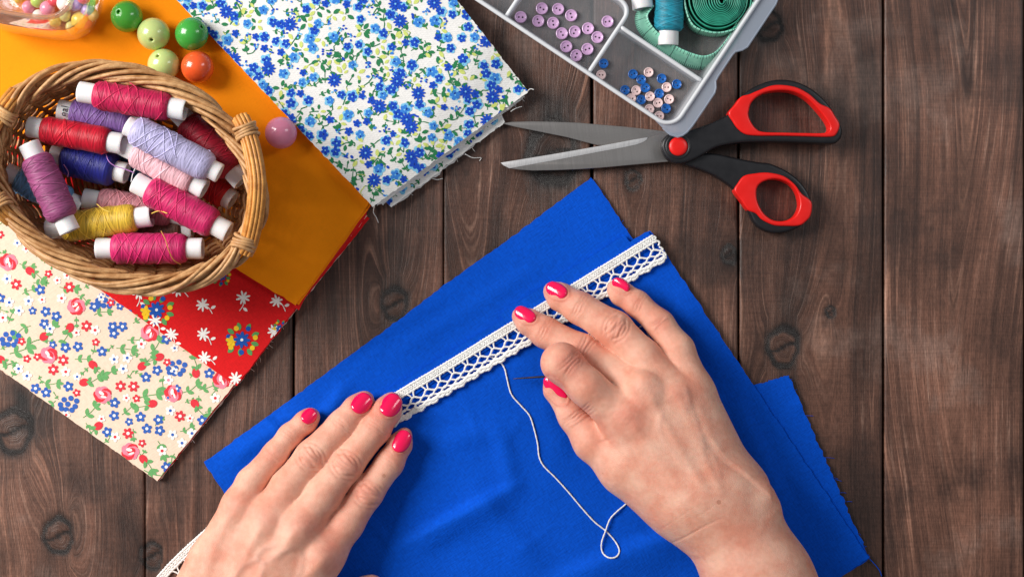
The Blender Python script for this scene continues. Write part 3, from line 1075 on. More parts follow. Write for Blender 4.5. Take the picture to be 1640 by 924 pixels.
def handle(p, wrap_at, wrap_dir):
    P3 = catmull(MA(p), 8)
    mb = MB()
    tan = np.gradient(P3, axis=0)
    tan /= np.linalg.norm(tan, axis=1)[:, None]
    up = np.array([0, 0, 1.0])
    bi = np.cross(tan, up)
    bi /= np.linalg.norm(bi, axis=1)[:, None]
    nn = np.cross(bi, tan)
    for k in range(11):
        a = 2 * math.pi * k / 11
        w = RNG.normal(0, .5)
        r = 10.2 + RNG.normal(0, .4)
        mb.tube(P3 + bi * math.cos(a) * r + nn * math.sin(a) * (r * .9) + w, 3.3, 6)
    mb.tube(P3, 8, 8)
    h = mb.build('handle', BAMBOO, basket)
    for (cx, cy, z), (dx, dy) in zip(wrap_at, wrap_dir):
        wb = MB()
        L = math.hypot(dx, dy)
        d = np.array([dx / L, dy / L, 0])
        b2 = np.array([-d[1], d[0], 0])
        for q in range(4):
            an = np.linspace(0, 2 * np.pi, 22, endpoint=False)
            c = M(cx, cy, z) + d * (q - 1.5) * 5.8
            pts = c + b2 * np.cos(an)[:, None] * (16.2 + RNG.normal(0, .5)) + np.array([0, 0, 1]) * np.sin(an)[:, None] * 14.5 + d * (np.sin(an + q) * 2.2)[:, None]
            wb.tube(pts, 2.9, 7, closed=True)
        wb.build('cane_binding', CANE, h)


handle([(386, 190, 170), (393, 205, 178), (404, 240, 190), (412, 290, 196), (409, 340, 190), (400, 385, 178), (392, 403, 168)],
       [(394, 211, 180), (391, 389, 176)], [(.35, 1), (-.35, 1)])
handle([(26, 150, 162), (8, 172, 176), (-16, 210, 190), (-28, 255, 196), (-22, 300, 190), (-2, 332, 178), (20, 352, 164)],
       [(6, 184, 178), (-1, 326, 178)], [(-.7, 1), (.7, 1)])

# ================================================================== spools
def thread_material(name, col):
    t = NT(name)
    v = t.coord('Object')
    x, y, z = t.sep(v)
    an = t.math('ARCTAN2', z, y)
    k = 1 / U
    xx = t.math('MULTIPLY', x, k)
    def layer(slope, freq, seed):
        u = t.math('ADD', xx, t.math('MULTIPLY', an, slope))
        return t.noise(t.comb(t.math('MULTIPLY', u, freq), t.math('MULTIPLY', an, .25), seed), 1.0, 2)
    a = layer(1.4, .52, 1.0)
    b = layer(-6.5, .32, 5.0)
    c = layer(7.5, .26, 9.0)
    lo = t.noise(t.comb(t.math('MULTIPLY', xx, .06), t.math('MULTIPLY', an, .5), 2.0), 1.0, 2)
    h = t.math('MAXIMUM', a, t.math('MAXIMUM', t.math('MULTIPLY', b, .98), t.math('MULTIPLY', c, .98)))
    f = t.mapr(h, .45, .70, .52, 1.08)  # grooves between turns darkened in the colour, painted shade between the threads
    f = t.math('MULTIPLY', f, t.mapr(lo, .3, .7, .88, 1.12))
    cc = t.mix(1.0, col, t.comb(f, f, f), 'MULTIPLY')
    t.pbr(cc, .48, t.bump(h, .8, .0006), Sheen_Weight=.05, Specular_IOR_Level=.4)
    return t.m


CORE = plastic('white spool plastic', srgb(232, 230, 232), .38, .03, Subsurface_Weight=.15, Subsurface_Scale=.002)
LIL = plastic('dark ink', srgb(40, 36, 46), .6)


def make_spool(label, p0, p1, z0, z1, r, col, core_r=None, ends=(.13, .13), group='spools of sewing thread in the basket', strands=9, parent_name='thread_spool', seed=0):
    a, b = M(p0[0], p0[1], z0), M(p1[0], p1[1], z1)
    L = float(np.linalg.norm(b - a))
    f = (HC - (z0 + z1) / 2) / HC
    r = r * f
    cr = (core_r or 17.5) * f
    mid = (a + b) / 2
    root = thing(parent_name, label, 'thread spool', mid, group)
    aw, bw = Vector(conv(a)), Vector(conv(b))
    root.rotation_mode = 'QUATERNION'
    root.rotation_quaternion = Vector((1, 0, 0)).rotation_difference((bw - aw).normalized())
    mb = MB()
    h = L / 2
    prof = [(cr * .78, -h + 3), (cr * .80, -h), (cr * .97, -h), (cr, -h + 1.0), (cr, -h + 4), (cr * .97, -h + L * ends[0] + 3), (cr * .97, h - L * ends[1] - 3), (cr, h - 4), (cr, h - 1.0), (cr * .97, h), (cr * .80, h), (cr * .78, h - 3), (cr * .78, h - 12), (cr * .78, 0), (cr * .78, -h + 12)]
    mb.lathe(prof + [prof[0]], sides=28, ax=0)
    mb.build('core_tube', CORE, root, local=True, merge=True, smooth='auto')
    mb = MB()
    x0, x1 = -h + L * ends[0], h - L * ends[1]
    w = wob(seed + 900, 5, 12, 50)
    prof = [(cr * .9, x0 - 1)]
    for k in range(41):
        s = k / 40
        bulge = min(1, (min(s, 1 - s) / .09)) ** .55 if 0 < s < 1 else 0
        prof.append((cr + (r - cr) * (.30 + .70 * bulge) + .55 * w(x0 + (x1 - x0) * s, 0) * bulge, x0 + (x1 - x0) * s))
    prof.append((cr * .9, x1 + 1))
    mb.lathe(prof, sides=36, ax=0)
    g = np.random.default_rng(seed + 50)
    for k in range(strands):     # outer turns that cross the winding
        turns = g.choice([-1, 1]) * g.uniform(.5, 1.1)
        xa, xb = sorted(g.uniform(x0 + 3, x1 - 3, 2))
        if xb - xa < (x1 - x0) * .25:
            xa, xb = x0 + 3, x0 + 3 + (x1 - x0) * .6
        s = np.linspace(0, 1, 40)
        an = g.uniform(0, 6.28) + turns * 2 * np.pi * s
        xx = xa + (xb - xa) * s
        rr = np.interp(xx, [p[1] for p in prof], [p[0] for p in prof]) + .45
        mb.tube(np.stack([xx, rr * np.cos(an), rr * np.sin(an)], -1), .5, 5, mi=1)
    lc = tuple(min(1, q * 1.25 + .02) for q in col[:3]) + (1,)
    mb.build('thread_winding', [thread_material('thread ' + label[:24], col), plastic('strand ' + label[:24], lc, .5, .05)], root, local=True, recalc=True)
    return root


SP = [
    ('crimson spool lying across the top of the basket', (127, 147), (297, 177), 164, 170, 23, srgb(205, 24, 84)),
    ('dusky purple spool tucked under the crimson one, lettering on its end', (94, 176), (232, 202), 118, 112, 23, srgb(134, 96, 168)),
    ('bright red spool at upper left, below the purple one', (46, 203), (197, 231), 132, 138, 22, srgb(206, 10, 44)),
    ('lavender spool lying diagonally over the pale pink spool', (203, 201), (352, 278), 172, 166, 25, srgb(196, 190, 232)),
    ('pale pink spool half hidden beneath the lavender spool', (196, 232), (328, 304), 126, 130, 24, srgb(252, 196, 206)),
    ('dark crimson spool in shadow along the right inner wall', (284, 178), (388, 291), 112, 118, 25, srgb(176, 22, 52)),
    ('scarlet spool poking out under the pale pink one at right', (300, 274), (373, 322), 76, 84, 23, srgb(214, 22, 40)),
    ('plum spool standing steeply across the left of the pile', (46, 230), (112, 371), 160, 150, 26, srgb(160, 78, 128)),
    ('sky blue spool below the plum one at far left', (8, 276), (128, 332), 120, 92, 24, srgb(120, 178, 228)),
    ('navy blue spool in the middle of the pile', (84, 246), (203, 278), 96, 104, 28, srgb(34, 38, 138)),
    ('teal spool deep in the basket behind the navy one', (160, 232), (268, 300), 60, 66, 24, srgb(14, 86, 134)),
    ('dusty pink spool behind the yellow one', (134, 318), (300, 348), 92, 84, 23, srgb(208, 138, 148)),
    ('yellow spool between the plum and hot pink spools', (76, 368), (243, 346), 112, 118, 24, srgb(238, 196, 62)),
    ('hot pink spool lying diagonally with its end at the right rim', (216, 292), (366, 372), 136, 140, 25, srgb(214, 36, 106)),
    ('hot pink spool lying level, nearest the front rim', (155, 398), (325, 398), 124, 124, 24.5, srgb(214, 36, 110)),
    ('brown spool mostly hidden behind the front hot pink one', (200, 372), (308, 366), 74, 74, 22, srgb(118, 74, 58)),
]
for i, (lb, p0, p1, z0, z1, r, c) in enumerate(SP):
    rt = make_spool(lb, p0, p1, z0, z1, r, c, seed=i, ends=(.15, .15) if i not in (3,) else (.07, .10), core_r=17 if i != 3 else 16)
    if i == 1:   # printed end
        cu = bpy.data.curves.new('lettering', 'FONT')
        cu.body = 'eal'
        cu.size = 15 * U
        cu.extrude = .3 * U
        tmp = bpy.data.objects.new('lettering', cu)
        COL.objects.link(tmp)
        me = bpy.data.meshes.new_from_object(tmp.evaluated_get(bpy.context.evaluated_depsgraph_get()))
        bpy.data.objects.remove(tmp)
        me.materials.clear()
        me.materials.append(LIL)
        o = bpy.data.objects.new('lettering', me)
        COL.objects.link(o)
        o.parent = rt
        L = np.linalg.norm(M(*p1, z1) - M(*p0, z0))
        o.rotation_euler = (0, 0, math.radians(90))
        o.location = ((-L / 2 + 17) * U, -10 * U, 17.0 * U)
# stray thread ends lying over the spools
loose = [('yellow', [(155, 327, 138), (165, 335, 142), (176, 340, 143)], srgb(240, 205, 90)), ('yellow', [(243, 342, 136), (255, 338, 148), (268, 342, 158)], srgb(240, 205, 90)),
         ('gold', [(258, 370, 148), (265, 384, 152), (270, 400, 152), (278, 416, 144), (290, 424, 134)], srgb(196, 140, 60)),
         ('white', [(210, 292, 128), (213, 278, 128), (221, 261, 140)], srgb(236, 232, 236)), ('lilac', [(170, 247, 128), (174, 258, 134), (184, 266, 134), (200, 271, 134), (215, 277, 134)], srgb(176, 120, 190)),
         ('pink', [(208, 133, 178), (219, 142, 182), (225, 160, 180), (226, 168, 178)], srgb(205, 24, 84)), ('plum', [(102, 264, 140), (109, 275, 120), (108, 284, 118)], srgb(190, 120, 170))]
for nm, pts, c in loose:
    mb = MB()
    mb.tube(catmull(MA(pts), 6), .75, 5)
    tag(mb.build('loose_thread', plastic('stray ' + nm, c, .6), None), {'gold': 'golden brown thread end curling over the front hot pink spool', 'white': 'short white thread end in the middle of the basket', 'lilac': 'thin lilac thread end beside the navy spool',
        'pink': 'crimson thread loop on top of the crimson spool', 'plum': 'short plum thread end curled beside the plum spool'}.get(nm, 'fine yellow thread end left of the yellow spool end' if pts[0][0] < 200 else 'fine yellow thread end right of the yellow spool end'), 'thread')

# ================================================================== beads on the orange cloth
def bead(label, x, y, r, col, hole=None, zb=None, name='bead', group='large round beads by the basket', rough=.22):
    zb = float(z_orange(x, y)) if zb is None else zb
    rr = r * (HC - zb - r) / HC
    c = M(x, y, zb + rr)
    hr = rr * .105
    prof = []
    a0 = math.asin(hr / rr)
    for k in range(25):
        a = a0 + (math.pi - 2 * a0) * k / 24
        prof.append((rr * math.sin(a), rr * math.cos(a)))
    prof = [(hr * .92, rr * .82)] + [(hr * .98, rr * .965)] + prof + [(hr * .98, -rr * .965), (hr * .92, -rr * .82), (hr * .9, 0), (hr * .92, rr * .82)]
    mb = MB()
    mb.lathe(prof, sides=40, ax=2)
    o = mb.build(name, col, None, local=True, merge=True)
    # turn the hole towards where the photo shows it
    if hole is None:
        d = Vector((0.9, -0.35, -0.2))
    else:
        hx, hy = (hole[0] - x) / r, -(hole[1] - y) / r
        d = Vector((hx, hy, math.sqrt(max(0.02, 1 - hx * hx - hy * hy))))
    R_ = Vector((0, 0, 1)).rotation_difference(d.normalized()).to_matrix()
    co = np.array([R_ @ v.co for v in o.data.vertices])
    co[:, 2] += rr * U
    o.data.vertices.foreach_set('co', co.ravel())
    o.data.update()
    o.location = conv(np.array([c[0], c[1], zb - .6]))
    tag(o, label, 'bead', group)
    return o


def bead_mat(name, c, rough=.2):
    return plastic(name, c, rough, .05, Coat_Weight=.35, Coat_Roughness=.08, Subsurface_Weight=.08, Subsurface_Scale=.002)


G1 = bead_mat('bead green', srgb(76, 168, 58))
G2 = bead_mat('bead pale green', srgb(196, 212, 134))
bead('bright green bead beside the glass jar, hole facing up', 203, 27, 25.5, G1, (195, 23))
bead('pale green bead between the two bright green beads', 246, 55, 26, G2, (247.5, 68))
bead('bright green bead nearest the white flowered cloth', 307, 55, 26.5, bead_mat('bead deep green', srgb(62, 158, 62)), (326, 46))
bead('pale green bead partly behind the basket rim', 262, 104, 25.5, G2, (257, 93))
bead('orange bead just behind the basket rim', 316, 108, 26, bead_mat('bead orange', srgb(236, 92, 44)))
bead('pink bead alone right of the basket handle', 450, 213, 25.5, bead_mat('bead pink', srgb(226, 138, 168)))

# ================================================================== glass jar with small beads
def glass_mat():
    t = NT('clear glass')
    tr = t.n('BsdfTransparent', {'Color': (.97, .975, .97, 1)})
    gl = t.n('BsdfGlossy', {'Color': (1, 1, 1, 1), 'Roughness': .04})
    fr = t.n('LayerWeight', {'Blend': .22})
    f = t.mapr(fr.outputs['Fresnel'], 0, 1, .06, .62)
    df = t.n('BsdfDiffuse', {'Color': (.9, .9, .9, 1)})  # faint white haze mixed into the glass, standing in for reflected light
    m0 = t.n('MixShader', {0: .06, 1: tr.outputs[0], 2: df.outputs[0]})
    mx = t.n('MixShader', {0: f, 1: m0.outputs[0], 2: gl.outputs[0]})
    t.t.links.new(mx.outputs[0], t.out.inputs[0])
    return t.m


JX, JY = 77, -36
jz = float(z_orange(70, 30)) + 1
jb = M(JX, JY, jz)
jar = thing('glass_jar', 'clear glass jar holding small coloured beads, at the back left corner', 'jar', jb)
mb = MB()
prof = [(0, 5), (33, 5), (37, 9), (40, 5), (70, 2), (84, 4), (91, 12), (93, 26), (92, 78), (87, 96), (76, 106), (74, 128), (77, 131), (79, 128), (79, 120), (72, 118), (69, 106), (80, 92), (87, 76), (88, 26), (84, 15), (74, 9), (42, 11), (37, 14), (32, 10), (0, 10)]
mb.lathe([(r * 1.07, h_) for r, h_ in prof], sides=72)
V = np.concatenate(mb.v)
an = np.arctan2(V[:, 1], V[:, 0])
rd = np.hypot(V[:, 0], V[:, 1])
pw = 2 + 1.6 * sstep(45, 75, rd)
sq = 1 / (np.abs(np.cos(an - .16)) ** pw + np.abs(np.sin(an - .16)) ** pw) ** (1 / pw)
V[:, 0], V[:, 1] = rd * sq * np.cos(an), rd * sq * np.sin(an)
mb.v = [V + jb]
mb.build('jar_body', glass_mat(), jar, merge=True)
PK_, WT_, LL_, LM_, YL_, CR_, PY_ = srgb(240, 150, 175), srgb(240, 232, 226), srgb(184, 150, 214), srgb(190, 214, 110), srgb(250, 214, 96), srgb(232, 84, 96), srgb(238, 228, 150)
JB = [(128, 33, 4, 13.5, YL_, 'largest yellow bead at the front corner of the jar'), (138, 39, 3, 10, CR_, 'coral bead in the very corner of the jar, beside the large yellow one'), (104, 6, 22, 13, WT_, 'white bead high in the middle of the jar'),
      (104, 24, 6, 11.5, PY_, 'pale yellow bead below the white bead in the jar'), (76, 14, 12, 12, PK_, 'pink bead left of the white bead in the jar'), (121, 7, 16, 11, LL_, 'lilac bead just right of the white bead in the jar'),
      (140, 17, 8, 11, LL_, 'lilac bead behind the large yellow bead in the jar'), (146, 0, 14, 12, LM_, 'lime bead at the right wall of the jar'), (148, 24, 4, 10, PY_, 'pale yellow bead at the right wall of the jar'),
      (113, 44, 3, 9.5, PY_, 'pale yellow bead left of the large yellow one in the jar'), (88, 34, 3, 10.5, YL_, 'small yellow bead at the front wall of the jar'), (62, 26, 3, 10.5, WT_, 'white bead at the front left wall of the jar'),
      (46, 12, 3, 10.5, PK_, 'pink bead at the left wall of the jar'), (88, 2, 18, 11, CR_, 'coral bead above the pink bead in the jar'), (60, 2, 12, 11, LM_, 'lime bead at the left side of the jar'),
      (30, -4, 3, 10.5, YL_, 'yellow bead at the far left of the jar'), (134, -4, 24, 11, CR_, 'coral bead between the lilac and lime beads in the jar')]
for k, (x, y, hz, r, c, lb) in enumerate(JB):
    mb = MB()
    pr_ = [(max(r * math.sin(math.pi * q / 14), .01), r * (.82 if k % 2 else 1.0) * math.cos(math.pi * q / 14)) for q in range(15)]
    mb.lathe(pr_, sides=20, ax=k % 3)
    V = np.concatenate(mb.v)
    mb.v = [V + M(x, y, jz + 9 + hz + r * .8)]
    tag(mb.build('small_bead', bead_mat('small bead %.2f %.2f' % (c[0], c[1]), c, .15), None, merge=True), lb, 'bead', 'small beads inside the glass jar')
# ================================================================== plastic organiser box
def frosted():
    t = NT('frosted plastic')
    tr = t.n('BsdfTransparent', {'Color': (.95, .96, .97, 1)})
    n = t.noise(t.coord(), 300.0, 2)
    b = t.n('BsdfPrincipled', {'Base Color': srgb(232, 235, 240), 'Roughness': .34, 'Normal': t.bump(n, .08, .0004)})
    lw = t.n('LayerWeight', {'Blend': .35})
    f = t.mapr(lw.outputs['Facing'], 0, 1, .10, .62)
    mx = t.n('MixShader', {0: f, 1: tr.outputs[0], 2: b.outputs[0]})
    t.t.links.new(mx.outputs[0], t.out.inputs[0])
    return t.m


def frosted_rim():
    t = NT('frosted plastic rim')
    tr = t.n('BsdfTransparent', {'Color': (.92, .93, .95, 1)})
    b = t.n('BsdfPrincipled', {'Base Color': srgb(240, 242, 246), 'Roughness': .3})
    mx = t.n('MixShader', {0: .8, 1: tr.outputs[0], 2: b.outputs[0]})
    t.t.links.new(mx.outputs[0], t.out.inputs[0])
    return t.m


def frosted_rim2():
    t = NT('frosted flange')
    tr = t.n('BsdfTransparent', {'Color': (.92, .94, .97, 1)})
    b = t.n('BsdfPrincipled', {'Base Color': srgb(196, 206, 222), 'Roughness': .3})
    mx = t.n('MixShader', {0: .36, 1: tr.outputs[0], 2: b.outputs[0]})
    t.t.links.new(mx.outputs[0], t.out.inputs[0])
    return t.m


FR, FRR = frosted(), frosted_rim()
FL_M = frosted_rim2()
BH = 54.0
bo = M(1086.5, 218, BH)
_a = M(1086.5 - 832.5 * .5, 218 - 554 * .5, BH) - bo
SD = _a / np.linalg.norm(_a)
TD = np.array([-SD[1], SD[0], 0.0])
if TD[1] > 0:
    TD = -TD
fb = (HC - BH) / HC


def BX(s, t, z):
    return bo + SD * s * fb + TD * t * fb + np.array([0, 0, z - BH])


box = thing('organiser_box', 'open frosted plastic sorting box with compartments of buttons and a tape measure', 'storage box', BX(250, 150, 0))


def wall(mb, pts, z0, z1, th, taper=4.0):
    """upright wall along points (s, t)"""
    p = np.array(pts, float)
    tan = np.gradient(p, axis=0)
    tan /= np.linalg.norm(tan, axis=1)[:, None]
    nn = np.stack([-tan[:, 1], tan[:, 0]], -1)
    ring = []
    for z, w in ((z0, th * 1.4), (z0 + (z1 - z0) * .5, th * 1.1), (z1 - 1.5, th), (z1, th * .7)):
        A = np.array([BX(q[0], q[1], z) for q in p + nn * w / 2])
        B_ = np.array([BX(q[0], q[1], z) for q in p - nn * w / 2])
        ring.append((A, B_))
    G = np.stack([r[0] for r in ring] + [r[1] for r in ring[::-1]], 1)
    base = mb.n
    mb.grid(G, closed_v=True)
    k = G.shape[1]
    mb.f.append(tuple(base + q for q in range(k)))
    mb.mi.append(0)
    mb.f.append(tuple(base + (len(p) - 1) * k + q for q in range(k)))
    mb.mi.append(0)


def rr_loop(s0, t0, s1, t1, r, n=6):
    out = []
    for (cx, cy, a0) in ((s1 - r, t1 - r, 0), (s0 + r, t1 - r, 90), (s0 + r, t0 + r, 180), (s1 - r, t0 + r, 270)):
        for k in range(n + 1):
            a = math.radians(a0 + 90 * k / n)
            out.append((cx + r * math.cos(a), cy + r * math.sin(a)))
    return out


def closed_wall(mb, loop, z0, z1, th, in0=0.0):
    p = np.array(loop, float)
    c = p.mean(0)
    tan = np.roll(p, -1, 0) - np.roll(p, 1, 0)
    tan /= np.linalg.norm(tan, axis=1)[:, None]
    nn = np.stack([tan[:, 1], -tan[:, 0]], -1)
    L = []
    for z, w in ((z0, -in0), (z1 - 2, 0), (z1, 0)):
        L.append(np.array([BX(q[0], q[1], z) for q in p + nn * (w + (0 if z < z1 else -1))]))
    for z, w in ((z1, -th + 1), (z1 - 2, -th), (z0, -in0 - th)):
        L.append(np.array([BX(q[0], q[1], z) for q in p + nn * w]))
    mb.grid(np.stack(L, 1), closed_u=True, closed_v=True)


LEN, WID = 640, 345
mb = MB()
closed_wall(mb, rr_loop(12, 1.5, LEN, WID, 28, 10), 3, BH, 5.0, 9)
mb.build('outer_wall', FR, box)
mb = MB()
lp = rr_loop(22, 12, LEN - 10, WID - 10, 18)
G = np.stack([[BX(s, t, z) for (s, t) in lp] for z in (2.2, 5.2)], 1)
mb.grid(np.array(G), closed_u=True)
mb.f.append(tuple(range(0, len(lp) * 2, 2)))
mb.mi.append(0)
mb.f.append(tuple(range(1, len(lp) * 2, 2)))
mb.mi.append(0)
mb.build('floor_panel', FR, box, smooth=False)
mb = MB()
wall(mb, [(s, 95) for s in np.linspace(15, 176, 12)], 5, BH - 6, 3.4)
mb.build('divider', FR, box)
mb = MB()
cv = [(176, 6), (176, 40), (176, 80), (176, 108), (178, 118), (184, 126), (193, 130), (205, 131), (260, 131), (330, 131)]
wall(mb, catmull(np.array([(a, b, 0) for a, b in cv]), 4)[:, :2], 5, BH - 5, 3.4)
mb.build('divider', FR, box)
mb = MB()
wall(mb, [(336, t) for t in np.linspace(5, 132, 10)], 5, BH - 6, 3.4)
mb.build('divider', FR, box)
mb = MB()
wall(mb, [(s, 131) for s in np.linspace(338, LEN - 8, 10)], 5, BH - 6, 3.4)
mb.build('divider', FR, box)
# bright rolled edges on the tops of the walls
mb = MB()
lpo = [(s, t, 0) for s, t in rr_loop(14, 3.4, LEN - 2, WID - 2, 27, 12)]
mb.tube(np.array([BX(s, t, BH) for s, t, _ in lpo]), 3.3, 8, closed=True)
mb.tube(np.array([BX(s, 95, BH - 6) for s in np.linspace(16, 175, 20)]), 3.4, 8)
mb.tube(np.array([BX(q[0], q[1], BH - 5) for q in catmull(np.array([(a, b, 0) for a, b in cv]), 4)]), 3.4, 8)
mb.tube(np.array([BX(336, t, BH - 6) for t in np.linspace(6, 130, 10)]), 3.4, 8)
mb.build('rim', FRR, box)
# end flange with its notch
fl = [(44, 0), (28, -3), (12, -5), (0, -1.5), (-5, 5), (-8, 13), (-9.5, 26), (-10, 60), (-10, 90), (-7, 98), (-1, 106), (0, 115), (0, 155), (-1, 163), (-9, 172), (-13, 180), (-13, 262), (-10, 275), (-4, 285), (2, 292), (4, 330), (14, 338), (14, 60), (15, 32), (22, 14), (40, 4)]
mb = MB()
n = len(fl)
top = [BX(s, t, BH - 1) for s, t in fl]
bot = [BX(s, t, BH - 4) for s, t in fl]
mb.add(top + bot, [tuple(range(n)), tuple(range(n, 2 * n))] + [(i, (i + 1) % n, n + (i + 1) % n, n + i) for i in range(n)])
mb.tube(np.array([BX(s, t, BH - 2.5) for s, t in fl[1:20]]), 1.8, 6)
mb.build('end_flange', FL_M, box, smooth=False)

# ================================================================== buttons
def button_mesh(r, mat, name):
    mb = MB()
    n = 32
    an = np.linspace(0, 2 * np.pi, n, endpoint=False)
    hr, hx = r * .16, r * .31
    # raised rim, dished middle; turned section stops at the radius of the middle disc
    prof = [(.62 * r, 2.2), (.68 * r, 2.5), (.74 * r, 3.3), (.86 * r, 3.9), (.95 * r, 3.5), (r, 2.4), (r * .97, 1.0), (r * .86, 0), (.6 * r, 0)]
    mb.lathe(prof, sides=n)
    # middle disc with two thread holes, top and bottom
    for z in (2.2, 0.0):
        bm = bmesh.new()
        ed = []
        def loop(pts):
            vs = [bm.verts.new((x, y, z)) for x, y in pts]
            for i in range(len(vs)):
                ed.append(bm.edges.new((vs[i], vs[(i + 1) % len(vs)])))
        k = .62 if z else .6
        loop([(k * r * math.cos(a), k * r * math.sin(a)) for a in an])
        for sx in (-1, 1):
            loop([(sx * hx + hr * math.cos(a), hr * math.sin(a)) for a in an[::3]])
        bmesh.ops.triangle_fill(bm, edges=ed, use_beauty=True, use_dissolve=False, normal=(0, 0, 1))
        bm.verts.index_update()
        mb.add([v.co[:] for v in bm.verts], [[v.index for v in f.verts] for f in bm.faces])
        bm.free()
    for sx in (-1, 1):
        G = np.array([[(sx * hx + hr * math.cos(a), hr * math.sin(a), z) for z in (2.2, 0)] for a in an[::3]])
        mb.grid(G, closed_u=True)
    o = mb.build(name, mat, None, local=True, merge=True, smooth='auto')
    return o


PUR = plastic('lilac button plastic', srgb(214, 172, 216), .3, .03, Coat_Weight=.3)
BLB = plastic('blue button plastic', srgb(28, 104, 190), .3, .03, Coat_Weight=.3)
PNB = plastic('pink button plastic', srgb(255, 222, 220), .3, .03, Coat_Weight=.3)
PURP = [(834, 28, 'leftmost lilac button in its compartment'), (868, 14, 'lilac button at the upper left of the group, above two others'), (894, 15, 'upper middle lilac button right of the top left one'), (915, 25, 'lilac button at the right end of the top row'),
        (862, 34, 'lilac button below the upper left one, second row'), (886, 37, 'lilac button right of the second row one'), (973, 35, 'lone lilac button against the curved divider'), (942, 46, 'lilac button above the rightmost of the lower group'),
        (920.5, 51, 'lilac button in the very middle of the lower group'), (900, 54, 'lilac button at the upper left of the lower group'), (957, 60, 'rightmost lilac button of the lower group'), (907, 75, 'lower left lilac button of the lower group'),
        (941, 79, 'lower right lilac button near the divider'), (923, 89, 'lowest lilac button near the box front wall')]
BLUE = [(967, 102, 'blue button alone at the left beside a pink one'), (1014, 119, 'upper left blue button of the scattered cluster'), (1027, 128, 'blue button touching the upper left blue one'), (1060, 126, 'blue button right of the topmost pink button'), (1084, 135, 'rightmost blue button of the small compartment'),
        (1034, 141, 'blue button in the centre, above a pink one'), (1001, 144.5, 'leftmost blue button of the scattered cluster'), (1056, 150, 'blue button between three pink buttons, right of centre'), (1027, 160, 'blue button between two pink ones near the front wall'), (1067, 174, 'lowest blue button at the right')]
PINK = [(963, 120, 'pink button alone at the left below a blue one'), (1039, 116, 'topmost pink button of the scattered cluster'), (1068, 140, 'pink button just left of the rightmost blue one'), (1019, 145, 'pink button left of the central blue one'), (1041, 155, 'pink button just below the central blue one'),
        (1072, 159, 'rightmost pink button in the small compartment'), (1011, 158, 'pink button at the front wall, lower left'), (1054, 165, 'pink button among pinks, left of the lowest blue one'), (1040, 175, 'pink button near the front wall, second lowest'), (1056, 186, 'lowest pink button by the box corner')]
zf_box = 5.2
for lst, r, mt, nm, grp in ((PURP, 9.8, PUR, 'lilac_button', 'lilac buttons in the long compartment'), (BLUE, 7.9, BLB, 'blue_button', 'small blue buttons in the box'), (PINK, 8.0, PNB, 'pink_button', 'small pink buttons in the box')):
    proto = None
    for i, (x, y, lb) in enumerate(lst):
        if proto is None:
            proto = o = button_mesh(r, mt, nm)
        else:
            o = proto.copy()
            COL.objects.link(o)
        stack = 0.0
        tilt = RNG.normal(0, .05, 2)
        for (x2, y2, _) in (BLUE + PINK if r < 9 else PURP):
            d = math.hypot(x - x2, y - y2)
            if 0 < d < 2 * r - .8 and (x2, y2) < (x, y):
                stack = 2.0
                tilt = np.array([(y2 - y), (x2 - x)]) * -.008
        p = conv(M(x, y, zf_box + 4 + stack))
        o.location = (p[0], p[1], (zf_box + .25 + stack) * U)
        o.rotation_euler = (tilt[0], tilt[1], RNG.uniform(0, 6.28) if i else -.05)
        tag(o, lb, 'button', grp)

# ================================================================== tape measure
def tape_material(ca, cb):
    t = NT('green measuring tape')
    u = t.attr('along').outputs['Fac']
    v = t.attr('across').outputs['Fac']
    fr = lambda p: t.math('FRACT', t.math('MULTIPLY', u, 1.0 / p))
    tick = lambda p, w, vmax: t.math('MULTIPLY', t.math('LESS_THAN', fr(p), w / p), t.math('LESS_THAN', v, vmax))
    m = t.math('MAXIMUM', t.math('MAXIMUM', tick(3.2, 1.0, .26), t.math('MULTIPLY', t.math('LESS_THAN', fr(6.4), .16), t.math('GREATER_THAN', v, .78))), tick(27.0, 1.3, 2.0))
    edge = t.math('GREATER_THAN', t.math('ABSOLUTE', t.math('SUBTRACT', v, .5)), .465)
    n = t.noise(t.coord(), 400.0, 3)
    c = t.mix(n, ca, cb)
    c = t.mix(edge, c, srgb(150, 226, 200))
    c = t.mix(t.math('MULTIPLY', m, .85), c, srgb(16, 62, 58))
    t.pbr(c, .35, t.bump(n, .1, .0003), Coat_Weight=.2)
    return t.m


TAPE = tape_material(srgb(110, 200, 168), srgb(170, 230, 205))
TAPE2 = tape_material(srgb(40, 138, 116), srgb(84, 178, 150))
TROLL = plastic('green tape edge', srgb(58, 170, 136), .4, .15)


def tape_strip(mb, path, z0, zt, lean, store, thick=1.6):
    """ribbon standing on its edge and leaning outwards by lean; path in (px, py)"""
    pts = np.array([M(p[0], p[1], z0) for p in path])
    tan = np.gradient(pts, axis=0)
    tan /= np.linalg.norm(tan, axis=1)[:, None]
    nn = np.stack([-tan[:, 1], tan[:, 0], np.zeros(len(pts))], -1)
    s = np.concatenate([[0], np.cumsum(np.linalg.norm(np.diff(pts, axis=0), axis=1))])
    zt = np.broadcast_to(zt, len(pts))
    lean = np.broadcast_to(lean, len(pts))
    rows, al, ac = [], [], []
    for k in range(7):
        w = k / 6
        rows.append(pts + nn * (lean * w)[:, None] + np.array([0, 0, 1.0]) * ((zt - z0) * w)[:, None])
        al.append(s)
        ac.append(np.full(len(s), w))
    F_ = np.stack(rows, 1)
    K = F_ - nn[:, None, :] * thick
    G = np.concatenate([F_, K[:, ::-1]], 1)
    A = np.stack(al, 1)
    C = np.stack(ac, 1)
    mb.grid(G, closed_v=True)
    store[0] += list(np.concatenate([A, A[:, ::-1]], 1).ravel())
    store[1] += list(np.concatenate([C, C[:, ::-1]], 1).ravel())


